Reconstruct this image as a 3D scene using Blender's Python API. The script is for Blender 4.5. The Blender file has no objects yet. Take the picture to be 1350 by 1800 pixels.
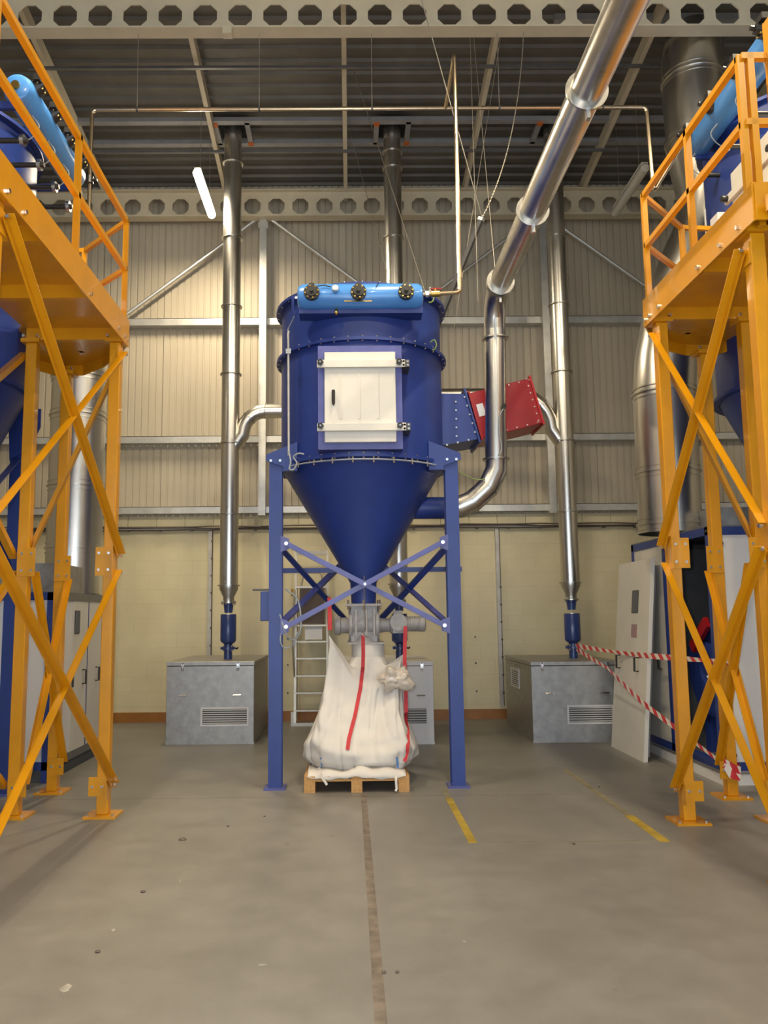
import bpy, bmesh, math, random
from math import sin, cos, pi, radians, sqrt, atan2
from mathutils import Vector, Matrix, noise
from mathutils.bvhtree import BVHTree
random.seed(7)
SC = bpy.context.scene
COL = SC.collection

# ------------------------------------------------------------------ camera
def make_camera():
    p, y, r = radians(7.15), radians(.45), radians(.52)
    F = Vector((sin(y)*cos(p), cos(y)*cos(p), sin(p)))
    R0 = Vector((cos(y), -sin(y), 0)); U0 = R0.cross(F)
    R = cos(r)*R0 - sin(r)*U0; U = sin(r)*R0 + cos(r)*U0
    cd = bpy.data.cameras.new('camera'); co = bpy.data.objects.new('camera', cd)
    COL.objects.link(co)
    M = Matrix((R, U, -F)).transposed().to_4x4(); M.translation = Vector((0, 0, 1.6))
    co.matrix_world = M
    cd.sensor_fit = 'VERTICAL'; cd.sensor_height = 24.0; cd.lens = 24.0*1450/1800
    cd.shift_x = 50/1800      # the picture is cropped off the lens axis
    cd.clip_start = .05; cd.clip_end = 200
    SC.camera = co
make_camera()

# ------------------------------------------------------------------ world, exposure, large lights
W = bpy.data.worlds.new('world'); SC.world = W; W.use_nodes = True
bgn = W.node_tree.nodes['Background']
bgn.inputs[0].default_value = (.72, .86, 1.0, 1); bgn.inputs[1].default_value = 3.8
SC.view_settings.view_transform = 'Standard'; SC.view_settings.look = 'None'
SC.view_settings.gamma = 1.0; SC.view_settings.use_curve_mapping = False
SC.view_settings.exposure = 0.0
LAMP_W = 165.0          # each lit fluorescent batten, the seen one and the added ones
FLASH_W = 85.0          # the camera's own flash
LAMP_COL = (1.0, .83, .57)
fl = bpy.data.lights.new('camera_flash', 'AREA'); fl.energy = FLASH_W; fl.size = .05; fl.color = (1, .95, .9)
flo = bpy.data.objects.new('camera_flash', fl); COL.objects.link(flo)
flo.location = (-.06, .06, 1.66); flo.rotation_euler = (radians(97), 0, radians(-1))

# ------------------------------------------------------------------ materials
MATS = {}
def mat(name, col, rough=.5, metal=0., var=.12, scale=6., bump=0., bscale=40., coords='Object', stretch=(1, 1, 1), coat=0., spec=.5, col2=None, rvar=0.):
    m = bpy.data.materials.new(name); m.use_nodes = True; nt = m.node_tree; N = nt.nodes; L = nt.links
    b = N['Principled BSDF']
    tc = N.new('ShaderNodeTexCoord'); mp = N.new('ShaderNodeMapping'); mp.inputs['Scale'].default_value = stretch
    L.new(tc.outputs[coords], mp.inputs[0])
    nz = N.new('ShaderNodeTexNoise'); nz.inputs['Scale'].default_value = scale; nz.inputs['Detail'].default_value = 5; nz.inputs['Roughness'].default_value = .6
    L.new(mp.outputs[0], nz.inputs['Vector'])
    cr = N.new('ShaderNodeValToRGB')
    a = [max(0, c*(1-var)) for c in col]; d = col2 if col2 else [min(1, c*(1+var)) for c in col]
    cr.color_ramp.elements[0].position = .32; cr.color_ramp.elements[1].position = .68
    cr.color_ramp.elements[0].color = (*a, 1); cr.color_ramp.elements[1].color = (*d, 1)
    L.new(nz.outputs['Fac'], cr.inputs[0]); L.new(cr.outputs[0], b.inputs['Base Color'])
    b.inputs['Roughness'].default_value = rough; b.inputs['Metallic'].default_value = metal
    b.inputs['Coat Weight'].default_value = coat; b.inputs['Specular IOR Level'].default_value = spec
    if rvar:
        mr = N.new('ShaderNodeMapRange'); mr.inputs[3].default_value = rough-rvar; mr.inputs[4].default_value = rough+rvar
        L.new(nz.outputs['Fac'], mr.inputs[0]); L.new(mr.outputs[0], b.inputs['Roughness'])
    if bump:
        n2 = N.new('ShaderNodeTexNoise'); n2.inputs['Scale'].default_value = bscale; n2.inputs['Detail'].default_value = 3
        L.new(mp.outputs[0], n2.inputs['Vector'])
        bp = N.new('ShaderNodeBump'); bp.inputs['Strength'].default_value = bump; bp.inputs['Distance'].default_value = .01
        L.new(n2.outputs['Fac'], bp.inputs['Height']); L.new(bp.outputs[0], b.inputs['Normal'])
    MATS[name] = m
    return m

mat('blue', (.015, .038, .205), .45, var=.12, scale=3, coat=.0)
mat('blue_lit_face', (.075, .085, .28), .42, var=.15, scale=8)  # paler copy of blue: light on these faces is put into the colour
mat('tank_blue', (.065, .24, .62), .28, var=.06, scale=3, coat=.3)
mat('orange', (.64, .275, .003), .33, var=.07, scale=4, coat=.45)
mat('duct', (.64, .62, .575), .29, 1., var=.10, scale=5, stretch=(1, 1, .25), rvar=.05)
mat('duct_band', (.48, .465, .43), .36, 1., var=.08, scale=8)
mat('galv', (.37, .36, .345), .46, .8, var=.16, scale=9, bump=.05, bscale=60, rvar=.08)
mat('galv_rail', (.60, .60, .58), .42, .7, var=.1, scale=6)
mat('zinc', (.75, .75, .75), .22, 1., var=.05)
mat('white_paint', (.63, .605, .55), .45, var=.04, scale=4)
mat('white_panel', (.68, .67, .67), .42, var=.04, scale=3)
mat('black', (.018, .018, .018), .4, var=.2)
mat('dark_grey', (.06, .06, .062), .5, var=.2)
mat('steel_paint', (.60, .53, .385), .5, var=.07, scale=3)
mat('cladding', (.475, .42, .325), .5, var=.05, scale=1.2)
mat('roof_deck', (.14, .13, .113), .55, .2, var=.15, scale=2)
mat('trimmer', (.20, .20, .205), .45, .6, var=.1)
mat('red', (.33, .008, .012), .38, var=.08, scale=4)
mat('pipe', (.58, .47, .33), .26, 1., var=.08, scale=12)
mat('wood', (.50, .27, .09), .7, var=.2, scale=9, stretch=(6, .6, 6), bump=.1)
mat('bag', (.63, .595, .55), .75, var=.06, scale=4, bump=.12, bscale=260)
mat('bag_liner', (.50, .44, .37), .22, var=.15, scale=12)
mat('strap_red', (.50, .03, .04), .7, var=.15, scale=30)
mat('strap_blue', (.12, .25, .55), .7, var=.15, scale=30)
mat('cast_grey', (.34, .32, .31), .6, .2, var=.15, scale=14, bump=.15, bscale=50)
mat('aluminium', (.47, .44, .38), .42, .8, var=.08)
mat('skirting', (.31, .125, .022), .45, var=.15, scale=3)
mat('cable_dark', (.10, .08, .07), .6, var=.3, scale=20)
mat('cable_grey', (.28, .31, .34), .5, var=.1)
mat('trunking', (.48, .46, .42), .5, .3, var=.12, scale=7)
mat('paper', (.75, .76, .78), .7, var=.05)
mat('brass', (.55, .36, .10), .3, 1., var=.1)
mat('yellow_line', (.36, .25, .03), .7, var=.35, scale=5)
mat('motor_blue', (.022, .045, .17), .3, var=.1, coat=.2)
mat('wire', (.50, .46, .38), .4, .8, var=.1)
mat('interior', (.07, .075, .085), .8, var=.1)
mat('tube_off', (.62, .60, .52), .25, var=.03)

def floor_material():
    m = bpy.data.materials.new('concrete'); m.use_nodes = True; nt = m.node_tree; N = nt.nodes; L = nt.links
    b = N['Principled BSDF']; tc = N.new('ShaderNodeTexCoord')
    def noise(s, d=6, r=.6, st=None):
        n = N.new('ShaderNodeTexNoise'); n.inputs['Scale'].default_value = s; n.inputs['Detail'].default_value = d; n.inputs['Roughness'].default_value = r
        if st:
            mp = N.new('ShaderNodeMapping'); mp.inputs['Scale'].default_value = st; L.new(tc.outputs['Object'], mp.inputs[0]); L.new(mp.outputs[0], n.inputs['Vector'])
        else: L.new(tc.outputs['Object'], n.inputs['Vector'])
        return n
    n1 = noise(.55, 5); n2 = noise(3.5, 8, .7); n3 = noise(70, 3)
    c1 = N.new('ShaderNodeValToRGB'); c1.color_ramp.elements[0].position = .3; c1.color_ramp.elements[1].position = .72
    c1.color_ramp.elements[0].color = (.178, .170, .155, 1); c1.color_ramp.elements[1].color = (.240, .233, .218, 1)
    L.new(n1.outputs['Fac'], c1.inputs[0])
    c2 = N.new('ShaderNodeValToRGB'); c2.color_ramp.elements[0].position = .25; c2.color_ramp.elements[1].position = .8
    c2.color_ramp.elements[0].color = (.80, .79, .77, 1); c2.color_ramp.elements[1].color = (1.12, 1.1, 1.08, 1)
    L.new(n2.outputs['Fac'], c2.inputs[0])
    mx = N.new('ShaderNodeMix'); mx.data_type = 'RGBA'; mx.blend_type = 'MULTIPLY'; mx.inputs[0].default_value = 1
    L.new(c1.outputs[0], mx.inputs[6]); L.new(c2.outputs[0], mx.inputs[7])
    # scattered dark specks and pale scuffs
    n4 = noise(5.0, 2, .5); c4 = N.new('ShaderNodeValToRGB'); c4.color_ramp.elements[0].position = .735; c4.color_ramp.elements[1].position = .76
    L.new(n4.outputs['Fac'], c4.inputs[0])
    mx2 = N.new('ShaderNodeMix'); mx2.data_type = 'RGBA'; mx2.blend_type = 'MIX'
    sc = N.new('ShaderNodeMath'); sc.operation = 'MULTIPLY'; sc.inputs[1].default_value = .35
    L.new(c4.outputs[0], sc.inputs[0]); L.new(sc.outputs[0], mx2.inputs[0]); L.new(mx.outputs[2], mx2.inputs[6]); mx2.inputs[7].default_value = (.10, .085, .065, 1)
    L.new(mx2.outputs[2], b.inputs['Base Color'])
    mr = N.new('ShaderNodeMapRange'); mr.inputs[3].default_value = .34; mr.inputs[4].default_value = .56
    L.new(n2.outputs['Fac'], mr.inputs[0]); L.new(mr.outputs[0], b.inputs['Roughness'])
    bp = N.new('ShaderNodeBump'); bp.inputs['Strength'].default_value = .06; bp.inputs['Distance'].default_value = .01
    L.new(n3.outputs['Fac'], bp.inputs['Height']); L.new(bp.outputs[0], b.inputs['Normal'])
    MATS['concrete'] = m
floor_material()

def block_material():
    m = bpy.data.materials.new('painted_block'); m.use_nodes = True; nt = m.node_tree; N = nt.nodes; L = nt.links
    b = N['Principled BSDF']; tc = N.new('ShaderNodeTexCoord')
    mp = N.new('ShaderNodeMapping'); mp.inputs['Rotation'].default_value = (radians(-90), 0, 0); L.new(tc.outputs['Object'], mp.inputs[0])
    br = N.new('ShaderNodeTexBrick'); br.inputs['Scale'].default_value = 1; br.inputs['Brick Width'].default_value = .45; br.inputs['Row Height'].default_value = .225
    br.inputs['Mortar Size'].default_value = .006; br.inputs['Color1'].default_value = (.70, .625, .41, 1); br.inputs['Color2'].default_value = (.68, .605, .395, 1); br.inputs['Mortar'].default_value = (.65, .575, .375, 1)
    L.new(mp.outputs[0], br.inputs['Vector'])
    nz = N.new('ShaderNodeTexNoise'); nz.inputs['Scale'].default_value = 2; nz.inputs['Detail'].default_value = 6; L.new(tc.outputs['Object'], nz.inputs['Vector'])
    cr = N.new('ShaderNodeValToRGB'); cr.color_ramp.elements[0].position = .3; cr.color_ramp.elements[0].color = (.9, .9, .88, 1); cr.color_ramp.elements[1].position = .6
    L.new(nz.outputs['Fac'], cr.inputs[0])
    mx = N.new('ShaderNodeMix'); mx.data_type = 'RGBA'; mx.blend_type = 'MULTIPLY'; mx.inputs[0].default_value = 1
    L.new(br.outputs['Color'], mx.inputs[6]); L.new(cr.outputs[0], mx.inputs[7]); L.new(mx.outputs[2], b.inputs['Base Color'])
    b.inputs['Roughness'].default_value = .55
    bp = N.new('ShaderNodeBump'); bp.inputs['Strength'].default_value = .25; bp.inputs['Distance'].default_value = .004; bp.invert = True
    L.new(br.outputs['Fac'], bp.inputs['Height']); L.new(bp.outputs[0], b.inputs['Normal'])
    MATS['painted_block'] = m
block_material()

def tape_material():
    m = bpy.data.materials.new('hazard_stripes'); m.use_nodes = True; nt = m.node_tree; N = nt.nodes; L = nt.links
    b = N['Principled BSDF']; uv = N.new('ShaderNodeTexCoord'); sp = N.new('ShaderNodeSeparateXYZ'); L.new(uv.outputs['UV'], sp.inputs[0])
    a = N.new('ShaderNodeMath'); a.operation = 'ADD'; L.new(sp.outputs[0], a.inputs[0]); L.new(sp.outputs[1], a.inputs[1])
    fr = N.new('ShaderNodeMath'); fr.operation = 'FRACT'; L.new(a.outputs[0], fr.inputs[0])
    gt = N.new('ShaderNodeMath'); gt.operation = 'GREATER_THAN'; gt.inputs[1].default_value = .5; L.new(fr.outputs[0], gt.inputs[0])
    mx = N.new('ShaderNodeMix'); mx.data_type = 'RGBA'; L.new(gt.outputs[0], mx.inputs[0])
    mx.inputs[6].default_value = (.75, .70, .62, 1); mx.inputs[7].default_value = (.60, .03, .04, 1)
    L.new(mx.outputs[2], b.inputs['Base Color']); b.inputs['Roughness'].default_value = .4
    MATS['hazard_stripes'] = m
tape_material()

def emission_material(name, col, s):
    m = bpy.data.materials.new(name); m.use_nodes = True; b = m.node_tree.nodes['Principled BSDF']
    b.inputs['Base Color'].default_value = (*col, 1); b.inputs['Emission Color'].default_value = (*col, 1); b.inputs['Emission Strength'].default_value = s
    MATS[name] = m
emission_material('tube_lit', (1, .90, .72), 28.0)

# ------------------------------------------------------------------ mesh helpers
V = Vector
ORG = {}
SH = V((0, 0, 0))        # placement offset of the group being built
class MB:
    def __init__(s): s.v = []; s.f = []; s.uv = None
    def add(s, vs, fs):
        o = len(s.v); s.v += [V(p) for p in vs]; s.f += [tuple(i+o for i in f) for f in fs]; return s
    def box(s, x0, x1, y0, y1, z0, z1):
        vs = [(x0,y0,z0),(x1,y0,z0),(x1,y1,z0),(x0,y1,z0),(x0,y0,z1),(x1,y0,z1),(x1,y1,z1),(x0,y1,z1)]
        return s.add(vs, [(0,3,2,1),(4,5,6,7),(0,1,5,4),(1,2,6,5),(2,3,7,6),(3,0,4,7)])
    def cbox(s, c, sz): return s.box(c[0]-sz[0]/2, c[0]+sz[0]/2, c[1]-sz[1]/2, c[1]+sz[1]/2, c[2]-sz[2]/2, c[2]+sz[2]/2)
    def bar(s, p, q, w, h, up=(0,0,1)):
        p, q = V(p), V(q); d = (q-p).normalized(); u = V(up)
        if abs(d.dot(u)) > .99: u = V((0,1,0))
        a = d.cross(u).normalized(); b = a.cross(d).normalized()
        a *= w/2; b *= h/2
        vs = [p-a-b, p+a-b, p+a+b, p-a+b, q-a-b, q+a-b, q+a+b, q-a+b]
        return s.add(vs, [(0,1,2,3),(7,6,5,4),(0,4,5,1),(1,5,6,2),(2,6,7,3),(3,7,4,0)])
    def angle(s, p, q, w, t, up=(0,0,1), flip=1):
        # an L-section between two points
        p, q = V(p), V(q); d = (q-p).normalized(); u = V(up)
        a = d.cross(u).normalized(); b = a.cross(d).normalized()
        s.bar(p, q, w, t, b)
        o = a*(w/2-t/2)*flip + b*(w/2)
        return s.bar(p+o, q+o, t, w, b)
    def cyl(s, p, q, r0, r1=None, n=20, caps=True):
        r1 = r0 if r1 is None else r1
        p, q = V(p), V(q); d = (q-p).normalized(); u = V((0,0,1)) if abs(d.z) < .9 else V((1,0,0))
        a = d.cross(u).normalized(); b = a.cross(d).normalized()
        vs = []; fs = []
        for c, r in ((p, r0), (q, r1)):
            for i in range(n): t = 2*pi*i/n; vs.append(c+a*cos(t)*r+b*sin(t)*r)
        for i in range(n): j = (i+1) % n; fs.append((i, i+n, j+n, j))
        if caps: fs.append(tuple(range(n))); fs.append(tuple(range(2*n-1, n-1, -1)))
        return s.add(vs, fs)
    def ring(s, c, axis, ri, ro, w, n=32):
        c = V(c); d = V(axis).normalized(); u = V((0,0,1)) if abs(d.z) < .9 else V((1,0,0))
        a = d.cross(u).normalized(); b = a.cross(d).normalized(); vs = []; fs = []
        for i in range(n):
            t = 2*pi*i/n; e = a*cos(t)+b*sin(t)
            vs += [c+e*ri-d*w/2, c+e*ro-d*w/2, c+e*ro+d*w/2, c+e*ri+d*w/2]
        for i in range(n):
            j = (i+1) % n
            for k in range(4): l = (k+1) % 4; fs.append((i*4+k, j*4+k, j*4+l, i*4+l))
        return s.add(vs, fs)
    def lathe(s, c, prof, n=48, axis='Z'):
        c = V(c); vs = []; fs = []; m = len(prof)
        for i in range(n):
            t = 2*pi*i/n
            for r, z in prof:
                p = (r*cos(t), r*sin(t), z)
                if axis == 'X': p = (z, r*cos(t), r*sin(t))
                if axis == 'Y': p = (r*sin(t), z, r*cos(t))
                vs.append(c+V(p))
        for i in range(n):
            j = (i+1) % n
            for k in range(m-1): fs.append((i*m+k, j*m+k, j*m+k+1, i*m+k+1))
        return s.add(vs, fs)
    def tube(s, path, r, n=12, caps=True, rs=None):
        path = [V(p) for p in path]; m = len(path); vs = []; fs = []
        a = None
        for i, p in enumerate(path):
            d = (path[min(i+1, m-1)]-path[max(i-1, 0)]).normalized()
            if a is None:
                u = V((0,0,1)) if abs(d.z) < .9 else V((1,0,0)); a = d.cross(u).normalized()
            else: a = (a-d*a.dot(d)).normalized()
            b = d.cross(a); rr = rs[i] if rs else r
            k = 1.0
            if 0 < i < m-1:
                c_ = (path[i]-path[i-1]).normalized().dot((path[i+1]-path[i]).normalized()); k = 1/max(.7, sqrt((1+c_)/2))
            for j in range(n): t = 2*pi*j/n; vs.append(p+(a*cos(t)+b*sin(t))*rr*(k if i else 1))
        for i in range(m-1):
            for j in range(n): l = (j+1) % n; fs.append((i*n+j, i*n+l, (i+1)*n+l, (i+1)*n+j))
        if caps: fs.append(tuple(range(n-1, -1, -1))); fs.append(tuple((m-1)*n+j for j in range(n)))
        return s.add(vs, fs)
    def prism(s, poly, lo, hi, axis='Z'):
        n = len(poly); vs = []
        for h in (lo, hi):
            for a, b in poly: vs.append({'Z': (a, b, h), 'Y': (a, h, b), 'X': (h, a, b)}[axis])
        fs = [tuple(range(n-1, -1, -1)), tuple(range(n, 2*n))]+[(i, (i+1) % n, (i+1) % n+n, i+n) for i in range(n)]
        return s.add(vs, fs)
    def ball(s, c, r, n=10, m=6, sc=(1,1,1)):
        prof = [(r*sin(pi*i/m), -r*cos(pi*i/m)) for i in range(m+1)]; prof[0] = (r*.01, -r); prof[-1] = (r*.01, r)
        t = MB().lathe((0,0,0), prof, n); c = V(c)
        return s.add([c+V((p.x*sc[0], p.y*sc[1], p.z*sc[2])) for p in t.v], t.f)
    def build(s, name, m, parent=None, kind=None, label=None, smooth=35, bevel=0):
        o0 = ORG.get(parent, V((0,0,0))) if parent else V((0,0,0))
        me = bpy.data.meshes.new(name); me.from_pydata([p+SH-o0 for p in s.v], [], s.f); me.update()
        bm = bmesh.new(); bm.from_mesh(me); bmesh.ops.recalc_face_normals(bm, faces=bm.faces)
        if bevel: bmesh.ops.bevel(bm, geom=[e for e in bm.edges if e.calc_face_angle(0) > .6], offset=bevel, segments=1, affect='EDGES', clamp_overlap=True)
        bm.to_mesh(me); bm.free()
        if smooth: me.shade_smooth(); me.set_sharp_from_angle(angle=radians(smooth))
        if s.uv:
            ul = me.uv_layers.new(name='UVMap')
            for lp in me.loops: ul.data[lp.index].uv = s.uv[lp.vertex_index]
        me.materials.append(MATS[m])
        o = bpy.data.objects.new(name, me); COL.objects.link(o)
        if parent: o.parent = parent
        ORG[o] = o0
        if kind: o['kind'] = kind
        if label: o['label'] = label
        return o

def spl(pts, k=6):
    # Catmull-Rom through the points
    P = [V(p) for p in pts]; P = [P[0]*2-P[1]]+P+[P[-1]*2-P[-2]]; out = []
    for i in range(1, len(P)-2):
        a, b, c, d = P[i-1:i+3]
        for j in range(k):
            t = j/k; out.append(.5*((2*b)+(c-a)*t+(2*a-5*b+4*c-d)*t*t+(3*b-a-3*c+d)*t**3))
    out.append(P[-2]); return out
def thing(name, loc, label, cat, group=None):
    o = bpy.data.objects.new(name, None); loc = V(loc)+SH; COL.objects.link(o); o.location = loc; o.empty_display_size = .1
    o['label'] = label; o['category'] = cat
    if group: o['group'] = group
    ORG[o] = V(loc); return o
def tag(o, label, cat, group=None):
    o['label'] = label; o['category'] = cat
    if group: o['group'] = group
    return o
def struct(o): o['kind'] = 'structure'; return o
def share(src, name, parent, off):
    # another piece with the same mesh data, shifted by off
    o = bpy.data.objects.new(name, src.data); COL.objects.link(o); o.parent = parent; o.location = V(off); ORG[o] = ORG.get(parent, V((0,0,0))); return o
def arc(c, r, a0, a1, n, plane='XZ'):
    out = []
    for i in range(n+1):
        t = radians(a0+(a1-a0)*i/n)
        if plane == 'XZ': out.append(V((c[0]+r*cos(t), c[1], c[2]+r*sin(t))))
        if plane == 'YZ': out.append(V((c[0], c[1]+r*cos(t), c[2]+r*sin(t))))
        if plane == 'XY': out.append(V((c[0]+r*cos(t), c[1]+r*sin(t), c[2])))
    return out

# ------------------------------------------------------------------ the hall
WY = 13.0                      # inner face of the back wall
XL, XR, YB = -8.0, 9.0, -5.0
floor = struct(MB().box(XL, XR, YB, WY+.3, -.2, 0).build('floor', 'concrete', smooth=0))
mat('joint_filler', (.165, .135, .11), .8, var=.4, scale=9)
MB().box(.085, .135, -3, 7.7, -.001, .0015).build('floor_joint', 'joint_filler', floor, smooth=0)
MB().box(-7.9, 8.9, 7.60, 7.606, -.001, .0012).build('floor_joint', 'joint_filler', floor, smooth=0)
mat('yellow_worn', (.205, .18, .115), .7, var=.25, scale=5)
MB().box(.825, .885, 6.06, 7.50, -.001, .0016).build('painted_line', 'yellow_line', floor, smooth=0)
MB().box(.83, .88, 7.50, 7.85, -.001, .0014).build('painted_line', 'yellow_worn', floor, smooth=0)
MB().box(2.17, 2.245, 6.03, 6.80, -.001, .0016).build('painted_line', 'yellow_line', floor, smooth=0)
MB().box(2.18, 2.24, 6.80, 8.8, -.001, .0014).build('painted_line', 'yellow_worn', floor, smooth=0)
MB().box(.9, 2.17, 6.06, 6.075, -.001, .0014).build('painted_line', 'yellow_worn', floor, smooth=0)
mb = MB()
for (x, y, r) in ((-1.225, 6.23, .03), (-1.227, 5.09, .016), (-1.23, 4.22, .014), (-.95, 6.6, .012), (.14, 3.95, .012), (.20, 3.95, .010), (1.55, 6.0, .014), (2.3, 7.9, .012), (-.7, 6.9, .01)):
    mb.ball((x, y, .004), r, 7, 4, (1, 1, .35))
mb.build('grit', 'cable_dark', floor, kind='stuff')
mb = MB()
for (x, y, w, l) in ((-1.225, 6.25, .05, .1), (-1.235, 4.5, .02, .07), (-1.25, 3.83, .05, .10), (-.42, 4.05, .05, .02), (-1.05, 5.3, .008, .10), (.55, 4.3, .02, .015)):
    mb.prism([(x+w*.5*cos(q)*random.uniform(.5, 1.1), y+l*.5*sin(q)*random.uniform(.4, 1.1)) for q in [i*pi/5 for i in range(10)]], -.001, .0012)
mat('scuff', (.33, .31, .27), .8, var=.3, scale=20)
mb.build('scuff_mark', 'scuff', floor, kind='stuff', smooth=0)

BZ = 3.02                      # top of the plain painted blockwork
wall = struct(MB().box(XL, XR, WY, WY+.3, 0, BZ).build('wall_back', 'painted_block', smooth=0))
blk = None; n = 0
x = XL
while x < XR-.2:
    mb = MB().box(x+.003, min(x+.447, XR), WY-.004, WY+.28, BZ+.004, BZ+.16)
    if blk is None: blk = mb.build('block', 'painted_block', wall, smooth=0); bx = x
    else: share(blk, 'block', wall, (x-bx, 0, 0))
    x += .45
# cladding sheets, each a run of shallow ribs
def sheet(x0, w=1.0, z0=BZ+.16, z1=8.75):
    mb = MB(); pts = []; nr = 9; p = w/nr
    for i in range(nr):
        a = x0+i*p
        pts += [(a, WY+.03), (a+p*.72, WY+.03), (a+p*.78, WY+.045), (a+p*.94, WY+.045)]
    pts.append((x0+w-.004, WY+.03))
    n = len(pts); vs = [(a, b, z0) for a, b in pts]+[(a, b, z1) for a, b in pts]
    mb.add(vs, [(i, i+1, i+1+n, i+n) for i in range(n-1)])
    return mb
sh0 = sheet(XL).build('cladding_sheet', 'cladding', wall, smooth=0)
for i in range(1, 17): share(sh0, 'cladding_sheet', wall, (i*1.0, 0, 0))
MB().box(XL, XR, WY+.06, WY+.3, BZ+.16, 8.8).build('cladding_backing', 'cladding', wall, smooth=0)
# horizontal galvanised rails (Z section), posts and raking braces
def rail(z, h=.10):
    mb = MB().box(XL, XR, WY-.14, WY-.13, z-h/2, z+h/2)
    mb.box(XL, XR, WY-.14, WY-.11, z+h/2-.008, z+h/2); mb.box(XL, XR, WY-.14, WY+.03, z-h/2-.008, z-h/2)
    return mb.build('wall_rail', 'galv_rail', wall, smooth=0)
for z, h in ((3.27, .10), (4.40, .10), (6.34, .11)): rail(z, h)
for x in (-1.36, 3.19, 7.75, -5.9):
    mb = MB().box(x-.055, x+.055, WY-.26, WY-.15, 3.16, 8.02)
    o = mb.build('wall_post', 'galv_rail', wall, smooth=0)
    MB().box(x-.08, x+.08, WY-.27, WY-.14, 7.86, 7.97).build('post_bracket', 'galv_rail', wall, smooth=0)
for x in (-1.36, 3.19):
    for s in (-1, 1):
        MB().cyl((x+s*.09, WY-.2, 8.06), (x+s*2.25, WY-.2, 6.40), .028, n=10).build('raking_brace', 'galv_rail', wall)
struct(MB().box(XL, XR, WY-.02, WY, 0, .15).build('baseboard_back', 'skirting', smooth=0))
# bolt heads on the blockwork
mb = MB()
for x in (-.97, 1.95):
    for z in (.42, .85, 1.25): mb.cyl((x, WY-.012, z), (x, WY, z), .014, n=8)
mb.build('wall_plug', 'dark_grey', wall, kind='stuff')
struct(MB().box(XL-.2, XL, YB, WY+.3, 0, 8.9).build('wall_left', 'cladding', smooth=0))
struct(MB().box(XR, XR+.2, YB, WY+.3, 0, 8.9).build('wall_right', 'cladding', smooth=0))
# the unseen wall behind the camera, its open loading doorway widened for daylight
wf = MB(); wf.box(XL, XR, YB-.2, YB, 5.0, 8.9); wf.box(XL, -5, YB-.2, YB, 0, 5.0); wf.box(6, XR, YB-.2, YB, 0, 5.0)
struct(wf.build('wall_front', 'cladding', smooth=0))

# roof: ribbed deck falling slightly to the back, purlins, sag rods, trimmers
def zr(y): return 8.74+(WY-y)*.022
ceil = MB(); pts = []; y = YB
while y < WY+.2:
    pts += [(y, 0), (y+.11, 0), (y+.135, .035), (y+.225, .035), (y+.25, 0)]; y += .25
vs = [(XL, a, zr(a)+b) for a, b in pts]+[(XR, a, zr(a)+b) for a, b in pts]; n = len(pts)
ceil.add(vs, [(i, i+1, i+1+n, i+n) for i in range(n-1)])
ceil.box(XL, XR, YB, WY+.3, zr(YB)+.2, zr(YB)+.3)
ceil = struct(ceil.build('ceiling', 'roof_deck', smooth=0))
for xa, xb in ((-1.82, -1.99), (-.02, -.015), (1.80, 1.945), (3.66, 3.88), (5.6, 5.8), (-3.7, -3.95)):
    MB().bar((xa, 7.9, 8.64), (xb, WY, 8.54), .06, .18).build('purlin', 'steel_paint', ceil, smooth=0)
    MB().bar((xa+.02*(xa-xb), YB, 8.95), (xa, 7.9, 8.64), .06, .18).build('purlin', 'steel_paint', ceil, smooth=0)
for y, z in ((9.62, 8.46), (11.35, 8.36)):
    MB().bar((-4, y, z), (8.5, y, z), .035, .035).build('sag_rod', 'trimmer', ceil, smooth=0)
mat('roof_trimmer', (.34, .34, .345), .5, .4, var=.1)
for y in (11.02, 11.58):
    MB().box(-7, 8.5, y-.05, y+.05, 8.60, 8.66).build('trimmer', 'roof_trimmer', ceil, smooth=0)
MB().box(2.5, 8.5, 9.0, 9.1, 8.62, 8.7).build('trimmer', 'roof_trimmer', ceil, smooth=0)
mat('roof_hole', (.006, .006, .006), .9, var=.1)
mat('primer', (.55, .13, .02), .6, var=.1)
for x in (-1.65, .67, 3.02):
    for s in (-1, 1):
        MB().box(x+s*.23-.035, x+s*.23+.035, 11.02, 11.58, 8.60, 8.655).build('trimmer', 'roof_trimmer', ceil, smooth=0)
        MB().box(x+s*.23-.04, x+s*.23+.04, 11.3-s*-.24-.04, 11.3-s*-.24+.04, 8.585, 8.60).build('primed_end', 'primer', ceil, smooth=0)
    MB().box(x-.19, x+.19, 11.08, 11.52, 8.68, 8.70).build('roof_opening', 'roof_hole', ceil, smooth=0)

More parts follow.
